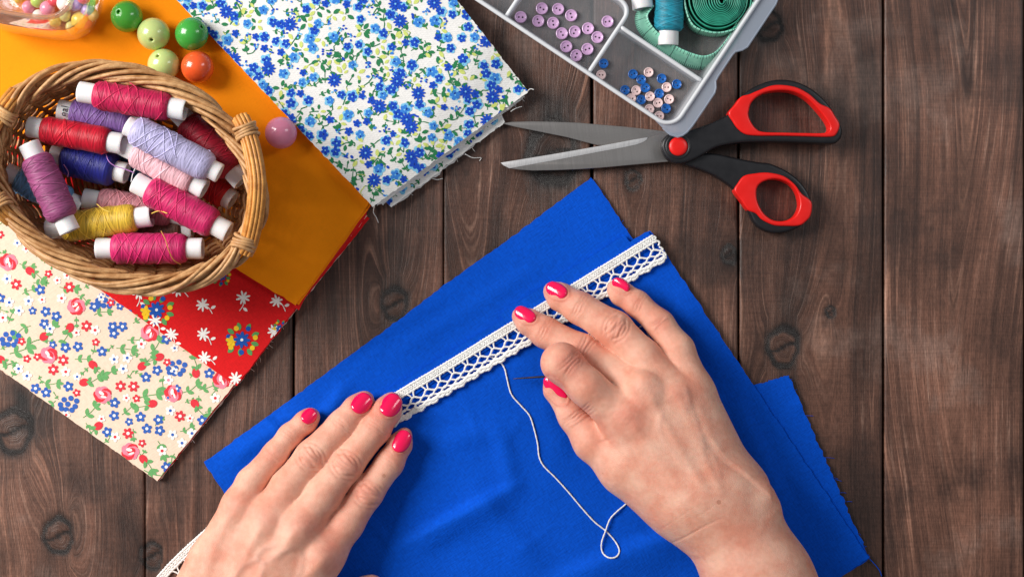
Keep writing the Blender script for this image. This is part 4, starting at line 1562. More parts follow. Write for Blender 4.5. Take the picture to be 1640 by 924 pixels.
def finish(o, store):
    for nm, a in (('along', store[0]), ('across', store[1])):
        at = o.data.attributes.new(nm, 'FLOAT', 'POINT')
        at.data.foreach_set('value', np.array(a, np.float32))


TLEAN = 17.0
tm = thing('tape_measure', 'green tape measure coiled into a roll with its loose end looped round', 'tape measure', M(1145, 10, zf_box))
TX, TY = 1146, 5
n = 520
th = np.linspace(0, 2 * np.pi * 15.0, n)
q_ = th / th[-1]
rad = np.where(q_ < .80, 4 + 36 * (q_ / .80) ** .85, 40 + 14 * sstep(.80, 1.0, q_))
rad = rad + .6 * np.sin(th * 3.1) * q_
path = [(TX + 5 * (1 - k) + r * (.55 + .45 * min(1, r / 22)) * math.cos(a), TY + 4 * (1 - k) + r * math.sin(a)) for r, a, k in zip(rad, th, q_)]
mb = MB()
st = [[], []]
tape_strip(mb, path, zf_box, 44 + 2.0 * np.sin(th * .9) + 5 * (1 - th / th[-1]), 0.0, st, 1.5)
o = mb.build('rolled_tape', plastic('rolled tape green', srgb(52, 158, 132), .4, .25), tm)
finish(o, st)
mb = MB()
st = [[], []]
lp = catmull(np.array([(1200, 10, 0), (1192, 36, 0), (1172, 52, 0), (1140, 58, 0), (1108, 48, 0), (1095, 20, 0), (1094, -10, 0), (1100, -40, 0)]), 8)[:, :2]
tape_strip(mb, lp, zf_box, 46, 0.0, st, 2)
lp = catmull(np.array([(1204, -14, 0), (1202, 16, 0), (1184, 60, 0), (1162, 92, 0), (1142, 107, 0), (1118, 111, 0), (1086, 101, 0), (1060, 86, 0), (1036, 66, 0), (1021, 45, 0), (1019, 25, 0), (1031, 6, 0)]), 8)[:, :2]
tape_strip(mb, lp, zf_box, 38, TLEAN, st, 1.6)
o = mb.build('loose_end', TAPE, tm)
finish(o, st)
# teal spool and white spool end in the same compartment
make_spool('teal green spool in the box beside the rolled tape', (1070, 73), (1074, -42), 30, 36, 23, srgb(30, 150, 176), core_r=16.5, group='spools in the organiser box', seed=70, ends=(.2, .16))
make_spool('white ended spool at the top edge, next to the teal spool', (1030, 15), (1016, -84), 30, 30, 18, srgb(214, 150, 150), core_r=17, group='spools in the organiser box', seed=71, ends=(.24, .2))

# ================================================================== scissors
STEEL = NT('brushed steel')
_x, _y, _z = STEEL.sep(STEEL.n('VectorRotate', {'Vector': STEEL.n('NewGeometry').outputs['Position'], 'Angle': math.radians(82)}, rotation_type='Z_AXIS').outputs[0])
_n = STEEL.noise(STEEL.comb(STEEL.math('MULTIPLY', _x, 60.0), STEEL.math('MULTIPLY', _y, 3200.0), 0.0), 1.0, 3)
_f = STEEL.mapr(_n, .3, .7, .95, 1.03)
STEEL.pbr(STEEL.mix(1.0, srgb(176, 172, 170), STEEL.comb(_f, _f, _f), 'MULTIPLY'), STEEL.mapr(_n, .3, .7, .32, .38), STEEL.bump(_n, .03, .0002), Metallic=.85)
STEEL = STEEL.m
GROUND = NT('ground steel edge')
_x, _y, _z = GROUND.sep(GROUND.n('VectorRotate', {'Vector': GROUND.n('NewGeometry').outputs['Position'], 'Angle': math.radians(8)}, rotation_type='Z_AXIS').outputs[0])
_n = GROUND.noise(GROUND.comb(GROUND.math('MULTIPLY', _x, 2600.0), GROUND.math('MULTIPLY', _y, 120.0), 0.0), 1.0, 3)
_f = GROUND.mapr(_n, .3, .7, .8, 1.05)
GROUND.pbr(GROUND.mix(1.0, srgb(214, 214, 216), GROUND.comb(_f, _f, _f), 'MULTIPLY'), .5, GROUND.bump(_n, .15, .0002), Metallic=.55)
GROUND = GROUND.m
BLK = plastic('black handle plastic', srgb(24, 24, 28), .42, .08)
REDP = plastic('red soft grip', srgb(232, 24, 18), .38, .04)


def z6(pts):
    return [(780 + x / 2.7333, 110 + y / 2.7333) for x, y in pts]


def smooth(pts, n=5):
    return [tuple(p[:2]) for p in catmull(np.array([(a, b, 0) for a, b in pts]), n, True)]


sc = thing('scissors', 'open steel scissors with black and red plastic handles', 'scissors', M(1085, 236, 1))
# far blade (runs to the lower loop)
slab('blade', [z6([(62, 240), (110, 233), (200, 231), (300, 233), (400, 237), (500, 246), (600, 254), (700, 265), (800, 276), (880, 300), (965, 372), (935, 392), (860, 400), (780, 352), (650, 345), (560, 343), (480, 335), (420, 320), (350, 301), (270, 285), (200, 271), (120, 255)])], 5, 11, 1.2, STEEL, sc, 1)
b2 = slab('blade', [z6([(58, 413), (130, 402), (300, 374), (500, 339), (640, 313), (700, 303), (760, 285), (850, 290), (850, 400), (790, 408), (700, 416), (600, 425), (500, 434), (400, 441), (300, 445), (200, 447), (140, 443), (98, 437), (70, 424)])], 12, 19, 1.2, STEEL, sc, 1)
slab('ground_edge', [z6([(60, 412), (130, 401), (300, 373), (500, 338), (640, 312), (704, 301), (698, 313), (680, 324), (655, 333), (600, 345), (500, 363), (300, 401), (160, 426), (98, 437), (72, 424)])], 18.2, 19.7, .4, GROUND, b2, 1)
blk_hi = [(764, 345), (770, 312), (790, 290), (820, 280), (880, 272), (960, 246), (1020, 220), (1062, 196), (1090, 155), (1116, 122), (1150, 93), (1200, 66), (1270, 48), (1345, 54), (1415, 84), (1470, 128), (1508, 172), (1530, 215), (1552, 252), (1556, 285), (1542, 315), (1510, 329), (1400, 325), (1280, 322), (1180, 322), (1100, 326), (1010, 343), (950, 376), (900, 402), (860, 414), (820, 413), (785, 390)]
hole_hi = [(1147, 185), (1158, 150), (1190, 119), (1235, 101), (1300, 95), (1355, 105), (1405, 133), (1450, 178), (1485, 222), (1501, 254), (1497, 272), (1475, 282), (1400, 282), (1300, 280), (1210, 277), (1178, 262), (1156, 232), (1146, 205)]
h1 = slab('handle', [smooth(z6(blk_hi)), smooth(z6([(x + (x - 1310) * .04, y + (y - 190) * .05) for x, y in hole_hi]))], 12, 40, 5, BLK, sc, 4)
red_hi = [(1057, 195), (1085, 158), (1113, 123), (1150, 112), (1190, 95), (1260, 72), (1345, 79), (1410, 110), (1458, 152), (1502, 174), (1524, 206), (1545, 246), (1530, 288), (1500, 299), (1400, 297), (1280, 294), (1190, 294), (1135, 288), (1100, 265), (1076, 232)]
slab('soft_grip', [smooth(z6(red_hi)), smooth(z6(hole_hi))], 10, 44, 3.2, REDP, h1, 4)
blk_lo = [(855, 415), (885, 392), (935, 372), (1000, 372), (1065, 385), (1130, 399), (1195, 410), (1235, 414), (1272, 428), (1310, 446), (1360, 482), (1400, 530), (1421, 580), (1419, 625), (1402, 660), (1372, 690), (1325, 711), (1270, 720), (1215, 709), (1172, 676), (1148, 630), (1120, 580), (1085, 532), (1040, 496), (990, 466), (930, 441)]
hole_lo = [(1180, 535), (1188, 512), (1212, 493), (1250, 483), (1290, 487), (1330, 506), (1358, 542), (1370, 590), (1362, 625), (1340, 652), (1300, 667), (1255, 664), (1218, 640), (1194, 605), (1182, 570)]
h2 = slab('handle', [smooth(z6(blk_lo)), smooth(z6([(x + (x - 1275) * .02, y + (y - 575) * .02) for x, y in hole_lo]))], 4, 30, 5, BLK, sc, 4)
red_lo = [(1083, 534), (1098, 502), (1125, 470), (1172, 459), (1230, 455), (1297, 469), (1344, 502), (1380, 548), (1422, 584), (1419, 640), (1398, 668), (1368, 687), (1308, 689), (1256, 685), (1205, 661), (1178, 634), (1142, 618), (1112, 576)]
slab('soft_grip', [smooth(z6(red_lo)), smooth(z6(hole_lo))], 2, 34, 3.2, REDP, h2, 4)
mb = MB()
c = M(1086.6, 234.6, 42)
mb.lathe([(0.01, 43.5), (8, 43.3), (12.5, 42.6), (14.6, 41), (15.2, 38), (15.2, 20)], (c[0], c[1], 0), 36)
mb.build('pivot_cap', REDP, sc, merge=True)
mb = MB()
mb.lathe([(15.6, 39.6), (17, 40.8), (19, 40.9), (21, 39.6), (21, 30)], (c[0], c[1], 0), 36)
mb.build('pivot_collar', BLK, sc)
# ================================================================== lace trim
COTTON = NT('white cotton thread')
_n = COTTON.noise(COTTON.coord(), 2600.0, 3)
_f = COTTON.mapr(_n, .3, .7, .86, 1.06)
COTTON.pbr(COTTON.mix(1.0, srgb(250, 249, 246), COTTON.comb(_f, _f, _f), 'MULTIPLY'), .8, COTTON.bump(_n, .6, .0004), Sheen_Weight=.2, Specular_IOR_Level=.2)
COTTON = COTTON.m
lace_top = catmull(np.array([(1045, 376, 0), (960, 428, 0), (880, 478, 0), (800, 527, 0), (720, 576, 0), (640, 624, 0), (560, 672, 0), (470, 734, 0), (390, 795, 0), (330, 846, 0), (288, 884, 0), (252, 922, 0), (226, 955, 0), (206, 990, 0)]), 40)[:, :2]
_ds = np.concatenate([[0], np.cumsum(np.linalg.norm(np.diff(lace_top, axis=0), axis=1))])
LACE_L = _ds[-1]
_tg = np.gradient(lace_top, axis=0)
for _ in range(60):
    _tg = (_tg + np.roll(_tg, 1, 0) + np.roll(_tg, -1, 0)) / 3 if False else _tg
_tg /= np.linalg.norm(_tg, axis=1)[:, None]


def z_under(x, y):
    """height of the top cloth layer at a picture point"""
    x, y = np.asarray(x, float), np.asarray(y, float)
    # left of the blue cloth's cut edge the lace lies on the table
    a, b = np.array((327., 741.)), np.array((660., 1242.))
    side = (b[0] - a[0]) * (y - a[1]) - (b[1] - a[1]) * (x - a[0])
    on = sstep(-2500, 6000, -side * 1.0)
    return on * z_b2(x, y) + (1 - on) * 1.0


def lace_pt(s, w, dz):
    s = np.clip(np.asarray(s, float), 0, LACE_L)
    x = np.interp(s, _ds, lace_top[:, 0])
    y = np.interp(s, _ds, lace_top[:, 1])
    tx = np.interp(s, _ds, _tg[:, 0])
    ty = np.interp(s, _ds, _tg[:, 1])
    x2, y2 = x - ty * w * -1 * -1, y + tx * w * -1
    x2, y2 = x + (-ty) * -1 * w * -1, y2
    # width runs to the lower right of the upper edge
    nx, ny = ty, -tx
    sgn = np.where(ny > 0, 1.0, -1.0)
    x2, y2 = x + nx * sgn * w, y + ny * sgn * w
    z = z_under(x2, y2) + dz
    f = (HC - z) / HC
    return np.stack([820 + (x2 - 820) * f, 462 + (y2 - 462) * f, z], -1)


mb = MB()
T_ = 25.0
wl = wob(77, 6, 15, 80)
S = np.arange(0, LACE_L, 2.2)
mb.tube(lace_pt(S, 1.6 + .5 * wl(S, 0) + .5 * np.sin(S * 1.1), 2.0), 2.5 + .45 * np.sin(S * 1.25), 6)
mb.tube(lace_pt(S, 11.6 + .5 * wl(S, 9) + .4 * np.sin(S * .9), 2.0), 2.3 + .4 * np.sin(S * 1.15), 6)
mb.tube(lace_pt(S, 6.6 + 3.6 * np.sin(S * 2 * np.pi / 6.9), 2.2), 2.0, 5)
mb.tube(lace_pt(S, 6.6 - 3.6 * np.sin(S * 2 * np.pi / 6.9), 2.4), 1.8, 5)
TAU = 2 * np.pi
wave = lambda c, am, ph, sl: (c + am * np.cos(TAU * (S - ph) / T_) + .7 * wl(S, c))
mb.tube(lace_pt(S, wave(25.2, 3.6, 0, 0), 2.1), 1.75 + .2 * np.sin(S * 1.1), 6)
mb.tube(lace_pt(S, wave(30.8, 3.0, T_ * .42, 0), 2.4), 1.6 + .2 * np.sin(S * 1.3), 6)
mb.tube(lace_pt(S, wave(34.8, 2.8, T_ * .90, 0), 2.1), 1.7 + .2 * np.sin(S * 1.2), 6)
k = -1
while k * T_ < LACE_L + T_:
    for sg in (-1, 1):
        u2 = np.linspace(0, 1, 12)
        ss = k * T_ + T_ / 2 + sg * (2.2 + 3.6 * (1 - u2) ** 2) + .8 * math.sin(k * 2.1)
        ww = 12.5 + 9.8 * u2
        keep = (ss > 0) & (ss < LACE_L)
        if keep.sum() > 3:
            mb.tube(lace_pt(ss[keep], ww[keep], 2.2), 1.45, 6)
    k += 1
mb.tube(lace_pt(S, 40.2 + 1.8 * np.cos(TAU * (S - T_ * .35) / T_), 2.5), 2.9 + .5 * np.sin(S * 1.0), 7)
mb.tube(lace_pt(S, 43.6 + 2.3 * np.cos(TAU * (S - T_ * .45) / T_), 2.3), 2.5 + .5 * np.sin(S * .9 + 1), 7)
mb.tube(lace_pt(S, 41.8 + 2.4 * np.cos(TAU * (S - T_ * .85) / T_), 3.0), 2.1 + .4 * np.sin(S * 1.3), 6)
# cut end with loose loops
for (w0, w1) in ((2, 9), (11, 20), (22, 30), (31, 42)):
    u = np.linspace(0, 1, 14)
    a = lace_pt(0 * u + 1, w0 + (w1 - w0) * u, 2.4)
    a[:, 0] += np.sin(u * np.pi) * RNG.uniform(2, 4.5)
    a[:, 1] -= np.sin(u * np.pi) * RNG.uniform(0, 3)
    mb.tube(a, 1.7, 6)
tag(mb.build('lace_trim', COTTON, None, recalc=True), 'white crocheted lace ribbon laid diagonally along the blue cloth under the fingertips', 'lace')

# ================================================================== sewing thread and needle
tp = [(785, 571), (800, 579), (808, 590), (812, 606), (819, 631), (835, 650), (848, 665), (855, 685), (861, 710), (863.5, 731), (871, 746), (889, 764), (910, 787), (931, 812), (952, 835), (970, 849.5), (985, 866), (992, 881), (987, 891), (975, 892.5), (965, 884), (963.5, 869), (970, 849.5), (977, 831), (989, 818), (1001, 808), (1011, 797), (1030, 770), (1052, 720), (1060, 660), (1052, 590), (1034, 526), (1018, 527), (985, 531), (953, 533.5), (944, 538.5), (934, 552), (938, 575), (950, 592), (962, 599)]
pts = []
for i, (x, y) in enumerate(tp):
    zz = float(z_b1(x, y)) + 1.4 + (2.6 if 21 <= i <= 24 else 0)
    if i >= 31:
        zz = 14 + float(z_b1(x, y)) * .5
    if i >= 36:
        zz = 30
    pts.append((x, y, zz))
P3 = catmull(MA(pts), 8)
mb = MB()
mb.tube(P3, 1.3 + .2 * np.sin(np.arange(len(P3)) * 1.9), 6)
tag(mb.build('sewing_thread', COTTON, None), 'white sewing thread running from the lace edge into a small loop', 'thread')
mb = MB()
nd = catmull(MA([(821, 606.5, 24), (850, 604.4, 30), (880, 602.6, 36), (920, 600, 42), (962, 597, 48)]), 6)
mb.tube(nd, np.interp(np.linspace(0, 1, len(nd)), [0, .1, .3, 1], [.4, 1.1, 1.6, 1.6]), 8)
NEEDLE = plastic('needle steel', srgb(84, 72, 74), .35, .03, Metallic=1.0)
tag(mb.build('needle', NEEDLE, None), 'thin steel sewing needle held between the right thumb and index finger', 'needle')
# ================================================================== hands
def rcone(D, org, h, a, b, r1, r2, k, sub=None, flat=None):
    """blend a tapered round cone from a to b into the distance grid D (smooth union of width k)"""
    a, b = np.asarray(a, float), np.asarray(b, float)
    pad = max(r1, r2) + k + 6
    lo = np.floor((np.minimum(a, b) - pad - org) / h).astype(int)
    hi = np.ceil((np.maximum(a, b) + pad - org) / h).astype(int) + 1
    lo = np.clip(lo, 0, np.array(D.shape))
    hi = np.clip(hi, 0, np.array(D.shape))
    if np.any(hi <= lo):
        return
    sl = tuple(slice(lo[i], hi[i]) for i in range(3))
    X = (org[0] + h * np.arange(lo[0], hi[0]))[:, None, None].astype(np.float32)
    Y = (org[1] + h * np.arange(lo[1], hi[1]))[None, :, None].astype(np.float32)
    Z = (org[2] + h * np.arange(lo[2], hi[2]))[None, None, :].astype(np.float32)
    ba = b - a
    L2 = float(ba @ ba)
    if L2 < 1e-6:
        d = np.sqrt((X - a[0]) ** 2 + (Y - a[1]) ** 2 + (Z - a[2]) ** 2) - r1
    else:
        t = ((X - a[0]) * ba[0] + (Y - a[1]) * ba[1] + (Z - a[2]) * ba[2]) / L2
        t = np.clip(t, 0, 1)
        d = np.sqrt((X - a[0] - t * ba[0]) ** 2 + (Y - a[1] - t * ba[1]) ** 2 + (Z - a[2] - t * ba[2]) ** 2) - (r1 + (r2 - r1) * t)
    E = D[sl]
    if k > 0:
        hh = np.clip(.5 + .5 * (E - d) / k, 0, 1)
        D[sl] = E * (1 - hh) + d * hh - k * hh * (1 - hh)
    else:
        D[sl] = np.minimum(E, d)


def smin(A, B, k):
    hh = np.clip(.5 + .5 * (B - A) / k, 0, 1)
    return B * (1 - hh) + A * hh - k * hh * (1 - hh)


def surface_nets(D, org, h):
    nx, ny, nz = D.shape
    s = D < 0
    c = np.zeros((nx - 1, ny - 1, nz - 1), np.int8)
    for i in (0, 1):
        for j in (0, 1):
            for k in (0, 1):
                c += s[i:nx - 1 + i, j:ny - 1 + j, k:nz - 1 + k]
    act = (c > 0) & (c < 8)
    ci = np.argwhere(act)
    idx = np.full(act.shape, -1, np.int64)
    idx[act] = np.arange(len(ci))
    acc = np.zeros((len(ci), 3))
    cnt = np.zeros(len(ci))
    cor = [(i, j, k) for i in (0, 1) for j in (0, 1) for k in (0, 1)]
    for a in cor:
        for b in cor:
            if a < b and sum(abs(a[q] - b[q]) for q in range(3)) == 1:
                da = D[ci[:, 0] + a[0], ci[:, 1] + a[1], ci[:, 2] + a[2]]
                db = D[ci[:, 0] + b[0], ci[:, 1] + b[1], ci[:, 2] + b[2]]
                m = (da < 0) != (db < 0)
                t = np.where(m, da / np.where(m, da - db, 1), 0)
                p = np.array(a) + t[:, None] * (np.array(b) - np.array(a))
                acc += np.where(m[:, None], p, 0)
                cnt += m
    V = ci + acc / cnt[:, None]
    F = []
    for ax in range(3):
        u, v = (ax + 1) % 3, (ax + 2) % 3
        sa = [slice(None)] * 3
        sb = [slice(None)] * 3
        sa[ax], sb[ax] = slice(0, -1), slice(1, None)
        ch = np.argwhere(s[tuple(sa)] != s[tuple(sb)])
        ch = ch[(ch[:, u] > 0) & (ch[:, v] > 0) & (ch[:, u] < D.shape[u] - 1) & (ch[:, v] < D.shape[v] - 1)]
        inside = s[ch[:, 0], ch[:, 1], ch[:, 2]]
        q = []
        for (du, dv) in ((-1, -1), (0, -1), (0, 0), (-1, 0)):
            e = ch.copy()
            e[:, u] += du
            e[:, v] += dv
            q.append(idx[e[:, 0], e[:, 1], e[:, 2]])
        q = np.stack(q, 1)
        q[~inside] = q[~inside][:, ::-1]
        F.append(q)
    F = np.concatenate(F)
    # axes (x right, y down, z up) are mirrored in the world, so turn the faces round
    return org + h * V, F[:, ::-1]


def relax(V, F, it=2, w=.5):
    e = np.concatenate([F[:, [0, 1]], F[:, [1, 2]], F[:, [2, 3]], F[:, [3, 0]]])
    e = np.concatenate([e, e[:, ::-1]])
    cnt = np.bincount(e[:, 0], minlength=len(V))[:, None]
    for _ in range(it):
        S_ = np.stack([np.bincount(e[:, 0], weights=V[e[:, 1], q], minlength=len(V)) for q in range(3)], 1)
        V = V * (1 - w) + w * S_ / cnt
    return V


def vnormals(V, F):
    n = np.cross(V[F[:, 2]] - V[F[:, 0]], V[F[:, 3]] - V[F[:, 1]])
    N = np.zeros_like(V)
    for q in range(4):
        for c in range(3):
            N[:, c] += np.bincount(F[:, q], weights=n[:, c], minlength=len(V))
    N /= np.linalg.norm(N, axis=1)[:, None] + 1e-12
    return -N      # face order was turned round for the mirrored axes


def J(x, y, z, r):
    f = (HC - z) / HC
    return M(x, y, z), r * f


def skin_material():
    t = NT('fair skin')
    v = t.coord('Object')
    red = t.attr('redness').outputs['Fac']
    vein = t.attr('vein').outputs['Fac']
    n1 = t.noise(v, 75.0, 4, .6)
    n2 = t.noise(v, 420.0, 3)
    base = srgb(236, 184, 160)
    c = t.mix(t.mapr(n1, .35, .65), base, srgb(224, 152, 127))
    c = t.mix(t.math('MULTIPLY', red, .85, clamp=True), c, srgb(212, 108, 92))
    c = t.mix(t.math('MULTIPLY', vein, .35, clamp=True), c, srgb(186, 152, 140))
    f = t.mapr(n2, .3, .7, .95, 1.05)
    c = t.mix(1.0, c, t.comb(f, f, f), 'MULTIPLY')
    fr = t.n('TexVoronoi', {'Vector': v, 'Scale': 62.0}, feature='F1')
    fk = t.math('MULTIPLY', t.math('LESS_THAN', fr.outputs['Distance'], .075), t.mapr(t.noise(v, 30.0, 1), .52, .6))
    c = t.mix(t.math('MULTIPLY', fk, .5), c, srgb(170, 100, 74))
    vo = t.n('TexVoronoi', {'Vector': v, 'Scale': 1500.0}, feature='DISTANCE_TO_EDGE').outputs['Distance']
    h = t.math('ADD', t.mapr(vo, 0, .25), t.math('MULTIPLY', t.noise(v, 900.0, 3), .8))
    b = t.pbr(c, t.mapr(n2, .3, .7, .42, .54), t.bump(h, .26, .0004), Subsurface_Weight=.32, Subsurface_Scale=.0022, Specular_IOR_Level=.42)
    b.inputs['Subsurface Radius'].default_value = (1.0, .42, .26)
    return t.m


SKIN = skin_material()
NAIL = plastic('pink nail varnish', srgb(240, 14, 84), .16, .02, Coat_Weight=.6, Coat_Roughness=.05)


def make_hand(spec, parent, h=2.0):
    """spec: fingers = list of joint chains, palm = list of cones; all as (x, y, z, r) seen in the picture"""
    allp = [j for fg in spec['fingers'] for j in fg['chain']] + [j for c in spec['palm'] for j in c[:2]]
    P_ = np.array([J(*j)[0] for j in allp])
    R_ = np.array([J(*j)[1] for j in allp])
    lo = (P_ - R_[:, None]).min(0) - 10
    hi = (P_ + R_[:, None]).max(0) + 10
    shp = np.ceil((hi - lo) / h).astype(int) + 1
    D = np.full(shp, 60.0, np.float32)
    for c in spec['palm']:
        (a, ra), (b, rb) = J(*c[0]), J(*c[1])
        rcone(D, lo, h, a, b, ra, rb, c[2])
    Fg = np.full(shp, 60.0, np.float32)
    for fg in spec['fingers']:
        G = np.full(shp, 60.0, np.float32)
        ch = fg['chain']
        for i in range(len(ch) - 1):
            (a, ra), (b, rb) = J(*ch[i]), J(*ch[i + 1])
            rcone(G, lo, h, a, b, ra, rb, fg.get('k', 9) if i else 0)
        for bl in fg.get('pads', []):
            a, ra = J(*bl)
            rcone(G, lo, h, a, a, ra, ra, 10)
        Fg = smin(Fg, G, .8)
    D = smin(D, Fg, spec.get('web', 15))
    for c in spec.get('bumps', []):
        (a, ra), (b, rb) = J(*c[0]), J(*c[1])
        rcone(D, lo, h, a, b, ra, rb, c[2])
    V, F = surface_nets(D, lo, h)
    V = relax(V, F, 3, .5)
    N = vnormals(V, F)
    # skin creases, knuckle folds and tendons as real relief; redness and veins as skin colour
    disp = np.zeros(len(V))
    red = np.zeros(len(V))
    vein = np.zeros(len(V))
    up = np.clip(N[:, 2], 0, 1) ** .5
    # picture position of each vertex
    fz_ = HC / (HC - V[:, 2])
    PX, PY = 820 + (V[:, 0] - 820) * fz_, 462 + (V[:, 1] - 462) * fz_
    for (x, y, ax, ay, wid, amp, kind) in spec.get('creases', []):
        L = math.hypot(ax, ay)
        ux, uy = ax / L, ay / L
        s = (PX - x) * ux + (PY - y) * uy
        t = -(PX - x) * uy + (PY - y) * ux
        env = np.exp(-(t / wid) ** 4) * up
        if kind == 'pip':        # oval wrinkled knuckle
            rr = np.sqrt((s / (wid * .62)) ** 2 + (t / (wid * .80)) ** 2)
            disp -= 1.25 * amp * np.exp(-((rr - 1.0) / .13) ** 2) * up * (np.abs(s) > wid * .18)
            disp -= amp * .9 * np.exp(-((rr - 1.38) / .13) ** 2) * up * (np.abs(s) > wid * .5)
            for q, o in enumerate((-.38, -.12, .15, .40)):
                bend = 2.4 * math.sin(q * 2.2 + x) * np.sin(t / wid * 2.6 + q) + (t / wid) ** 2 * 3.5 * (1 if o > 0 else -1)
                disp -= amp * (1.5, 1.1, 1.4, 1.3)[q] * np.exp(-((s - o * wid * .95 - bend) / 1.7) ** 2) * np.exp(-(t / (wid * .62)) ** 4) * up
            disp += amp * .5 * np.exp(-(rr / .8) ** 2) * up
            red += .34 * np.exp(-(rr / 1.15) ** 2)
        elif kind == 'pip_soft':
            for q, o in enumerate((-.5, -.2, .12, .42)):
                bend = (t / wid) ** 2 * 3.0 * (1 if o > 0 else -1)
                disp -= amp * (1.1, 2.0, 1.8, 1.1)[q] * np.exp(-((s - o * wid * .8 - bend) / 1.8) ** 2) * env
            red += .30 * np.exp(-((s / wid) ** 2 + (t / wid) ** 2))
        elif kind == 'dip':
            for q, o in enumerate((-4.5, 0.5, 5.0)):
                disp -= amp * (1.2, 1.9, 1.4)[q] * np.exp(-((s - o - .8 * np.sin(t * .25 + q)) / 1.6) ** 2) * env
            red += .18 * np.exp(-((s / (wid * .8)) ** 2 + (t / wid) ** 2))
        elif kind == 'line':
            disp -= amp * np.exp(-((s - 1.5 * np.sin(t * .06)) / 1.8) ** 2) * np.exp(-(t / wid) ** 4)
        elif kind == 'knuckle':
            red += amp * np.exp(-((s / wid) ** 2 + (t / wid) ** 2))
            for q in range(6):
                o = -wid * .6 + q * wid * .24
                disp -= .22 * np.exp(-((s - o - np.sin(t * .2 + q)) / 1.5) ** 2) * np.exp(-(t / (wid * .8)) ** 4) * up
    for (pts, wdt, hgt, tint) in spec.get('cords', []):     # tendons and veins on the back of the hand
        c = catmull(np.array([(a, b, 0) for a, b in pts]), 12)[:, :2]
        d2 = np.full(len(V), 1e9)
        tt_ = np.zeros(len(V))
        sel = (PX > c[:, 0].min() - 40) & (PX < c[:, 0].max() + 40) & (PY > c[:, 1].min() - 40) & (PY < c[:, 1].max() + 40) & (N[:, 2] > 0)
        ii = np.where(sel)[0]
        q = np.stack([PX[ii], PY[ii]], 1)
        best = np.full(len(ii), 1e9)
        bt = np.zeros(len(ii))
        for m_, p in enumerate(c):
            dd = (q[:, 0] - p[0]) ** 2 + (q[:, 1] - p[1]) ** 2
            u_ = dd < best
            best[u_] = dd[u_]
            bt[u_] = m_ / (len(c) - 1)
        g = np.exp(-best / wdt ** 2) * np.clip(np.sin(np.pi * np.clip(bt, .02, .98)) * 2.2, 0, 1)
        disp[ii] += .68 * hgt * g * up[ii]
        vein[ii] += tint * g
    for nl in spec['nails']:
        nx_, ny_, nL, nW, ndx, ndy = nl[:6]
        q_ = math.hypot(ndx, ndy)
        s = ((PX - nx_) * ndx + (PY - ny_) * ndy) / q_
        t = (-(PX - nx_) * ndy + (PY - ny_) * ndx) / q_
        rr = np.sqrt((s / (nL / 2)) ** 2 + (t / (nW / 2)) ** 2)
        g = np.exp(-((rr - 1.13) / .09) ** 2) * (s < nL * .25) * up
        disp += 1.3 * g - .5 * np.exp(-((rr - .98) / .06) ** 2) * up
        red += .35 * np.exp(-((rr - 1.15) / .2) ** 2) * up
    for (x, y, r, am) in spec.get('blush', []):
        red += am * np.exp(-((PX - x) ** 2 + (PY - y) ** 2) / r ** 2)
    V = V + N * disp[:, None]
    V[:, 2] = np.maximum(V[:, 2], 1.5)
    W_ = conv(V) - LOC[parent.name]
    me = bpy.data.meshes.new('hand')
    me.vertices.add(len(W_))
    me.vertices.foreach_set('co', W_.ravel())
    me.loops.add(F.size)
    me.loops.foreach_set('vertex_index', F.ravel().astype(np.int32))
    me.polygons.add(len(F))
    me.polygons.foreach_set('loop_start', np.arange(0, F.size, 4, dtype=np.int32))
    me.polygons.foreach_set('loop_total', np.full(len(F), 4, np.int32))
    me.update(calc_edges=True)
    me.validate()
    me.polygons.foreach_set('use_smooth', [True] * len(me.polygons))
    for nm, arr in (('redness', np.clip(red, 0, 1)), ('vein', np.clip(vein, 0, 1))):
        at = me.attributes.new(nm, 'FLOAT', 'POINT')
        at.data.foreach_set('value', arr.astype(np.float32))
    me.materials.append(SKIN)
    o = bpy.data.objects.new('hand', me)
    COL.objects.link(o)
    o.parent = parent
    LOC[o.name] = LOC[parent.name]
    # nails
    V0 = V
    for nl in spec['nails']:
        x, y, L, Wd, dx, dy, roll = nl[:7]
        fr = nl[7] if len(nl) > 7 else .95
        zhint = nl[8] if len(nl) > 8 else None
        d = np.array([dx, dy], float)
        d /= np.linalg.norm(d)
        dist = lambda qx, qy: np.argsort((PX - qx) ** 2 + (PY - qy) ** 2 + np.where(N[:, 2] > .1, 0, 1e6))[:14]
        za = V[dist(x - d[0] * L * .42, y - d[1] * L * .42), 2].max()
        zb = V[dist(x + d[0] * L * .15, y + d[1] * L * .15), 2].max()
        if zhint is not None:
            za, zb = zhint
        slope = (zb - za) / (L * .57)
        zc = za + slope * L * .42
        c = M(x, y, zc)
        ad = np.array([d[0], d[1], slope])
        ad /= np.linalg.norm(ad)
        lat = np.array([-d[1], d[0], 0.0])
        nn = np.cross(ad, lat)
        if nn[2] < 0:
            nn = -nn
        rl = math.radians(roll)
        lat2 = lat * math.cos(rl) + nn * math.sin(rl)
        nn = -lat * math.sin(rl) + nn * math.cos(rl)
        f = (HC - zc) / HC
        a_, b_ = L / 2 * f, Wd / 2 * f
        RC = b_ * 1.4
        mb = MB()
        nu, nv = 15, 19
        G = np.zeros((nu, nv, 3))
        Gb = np.zeros((nu, nv, 3))
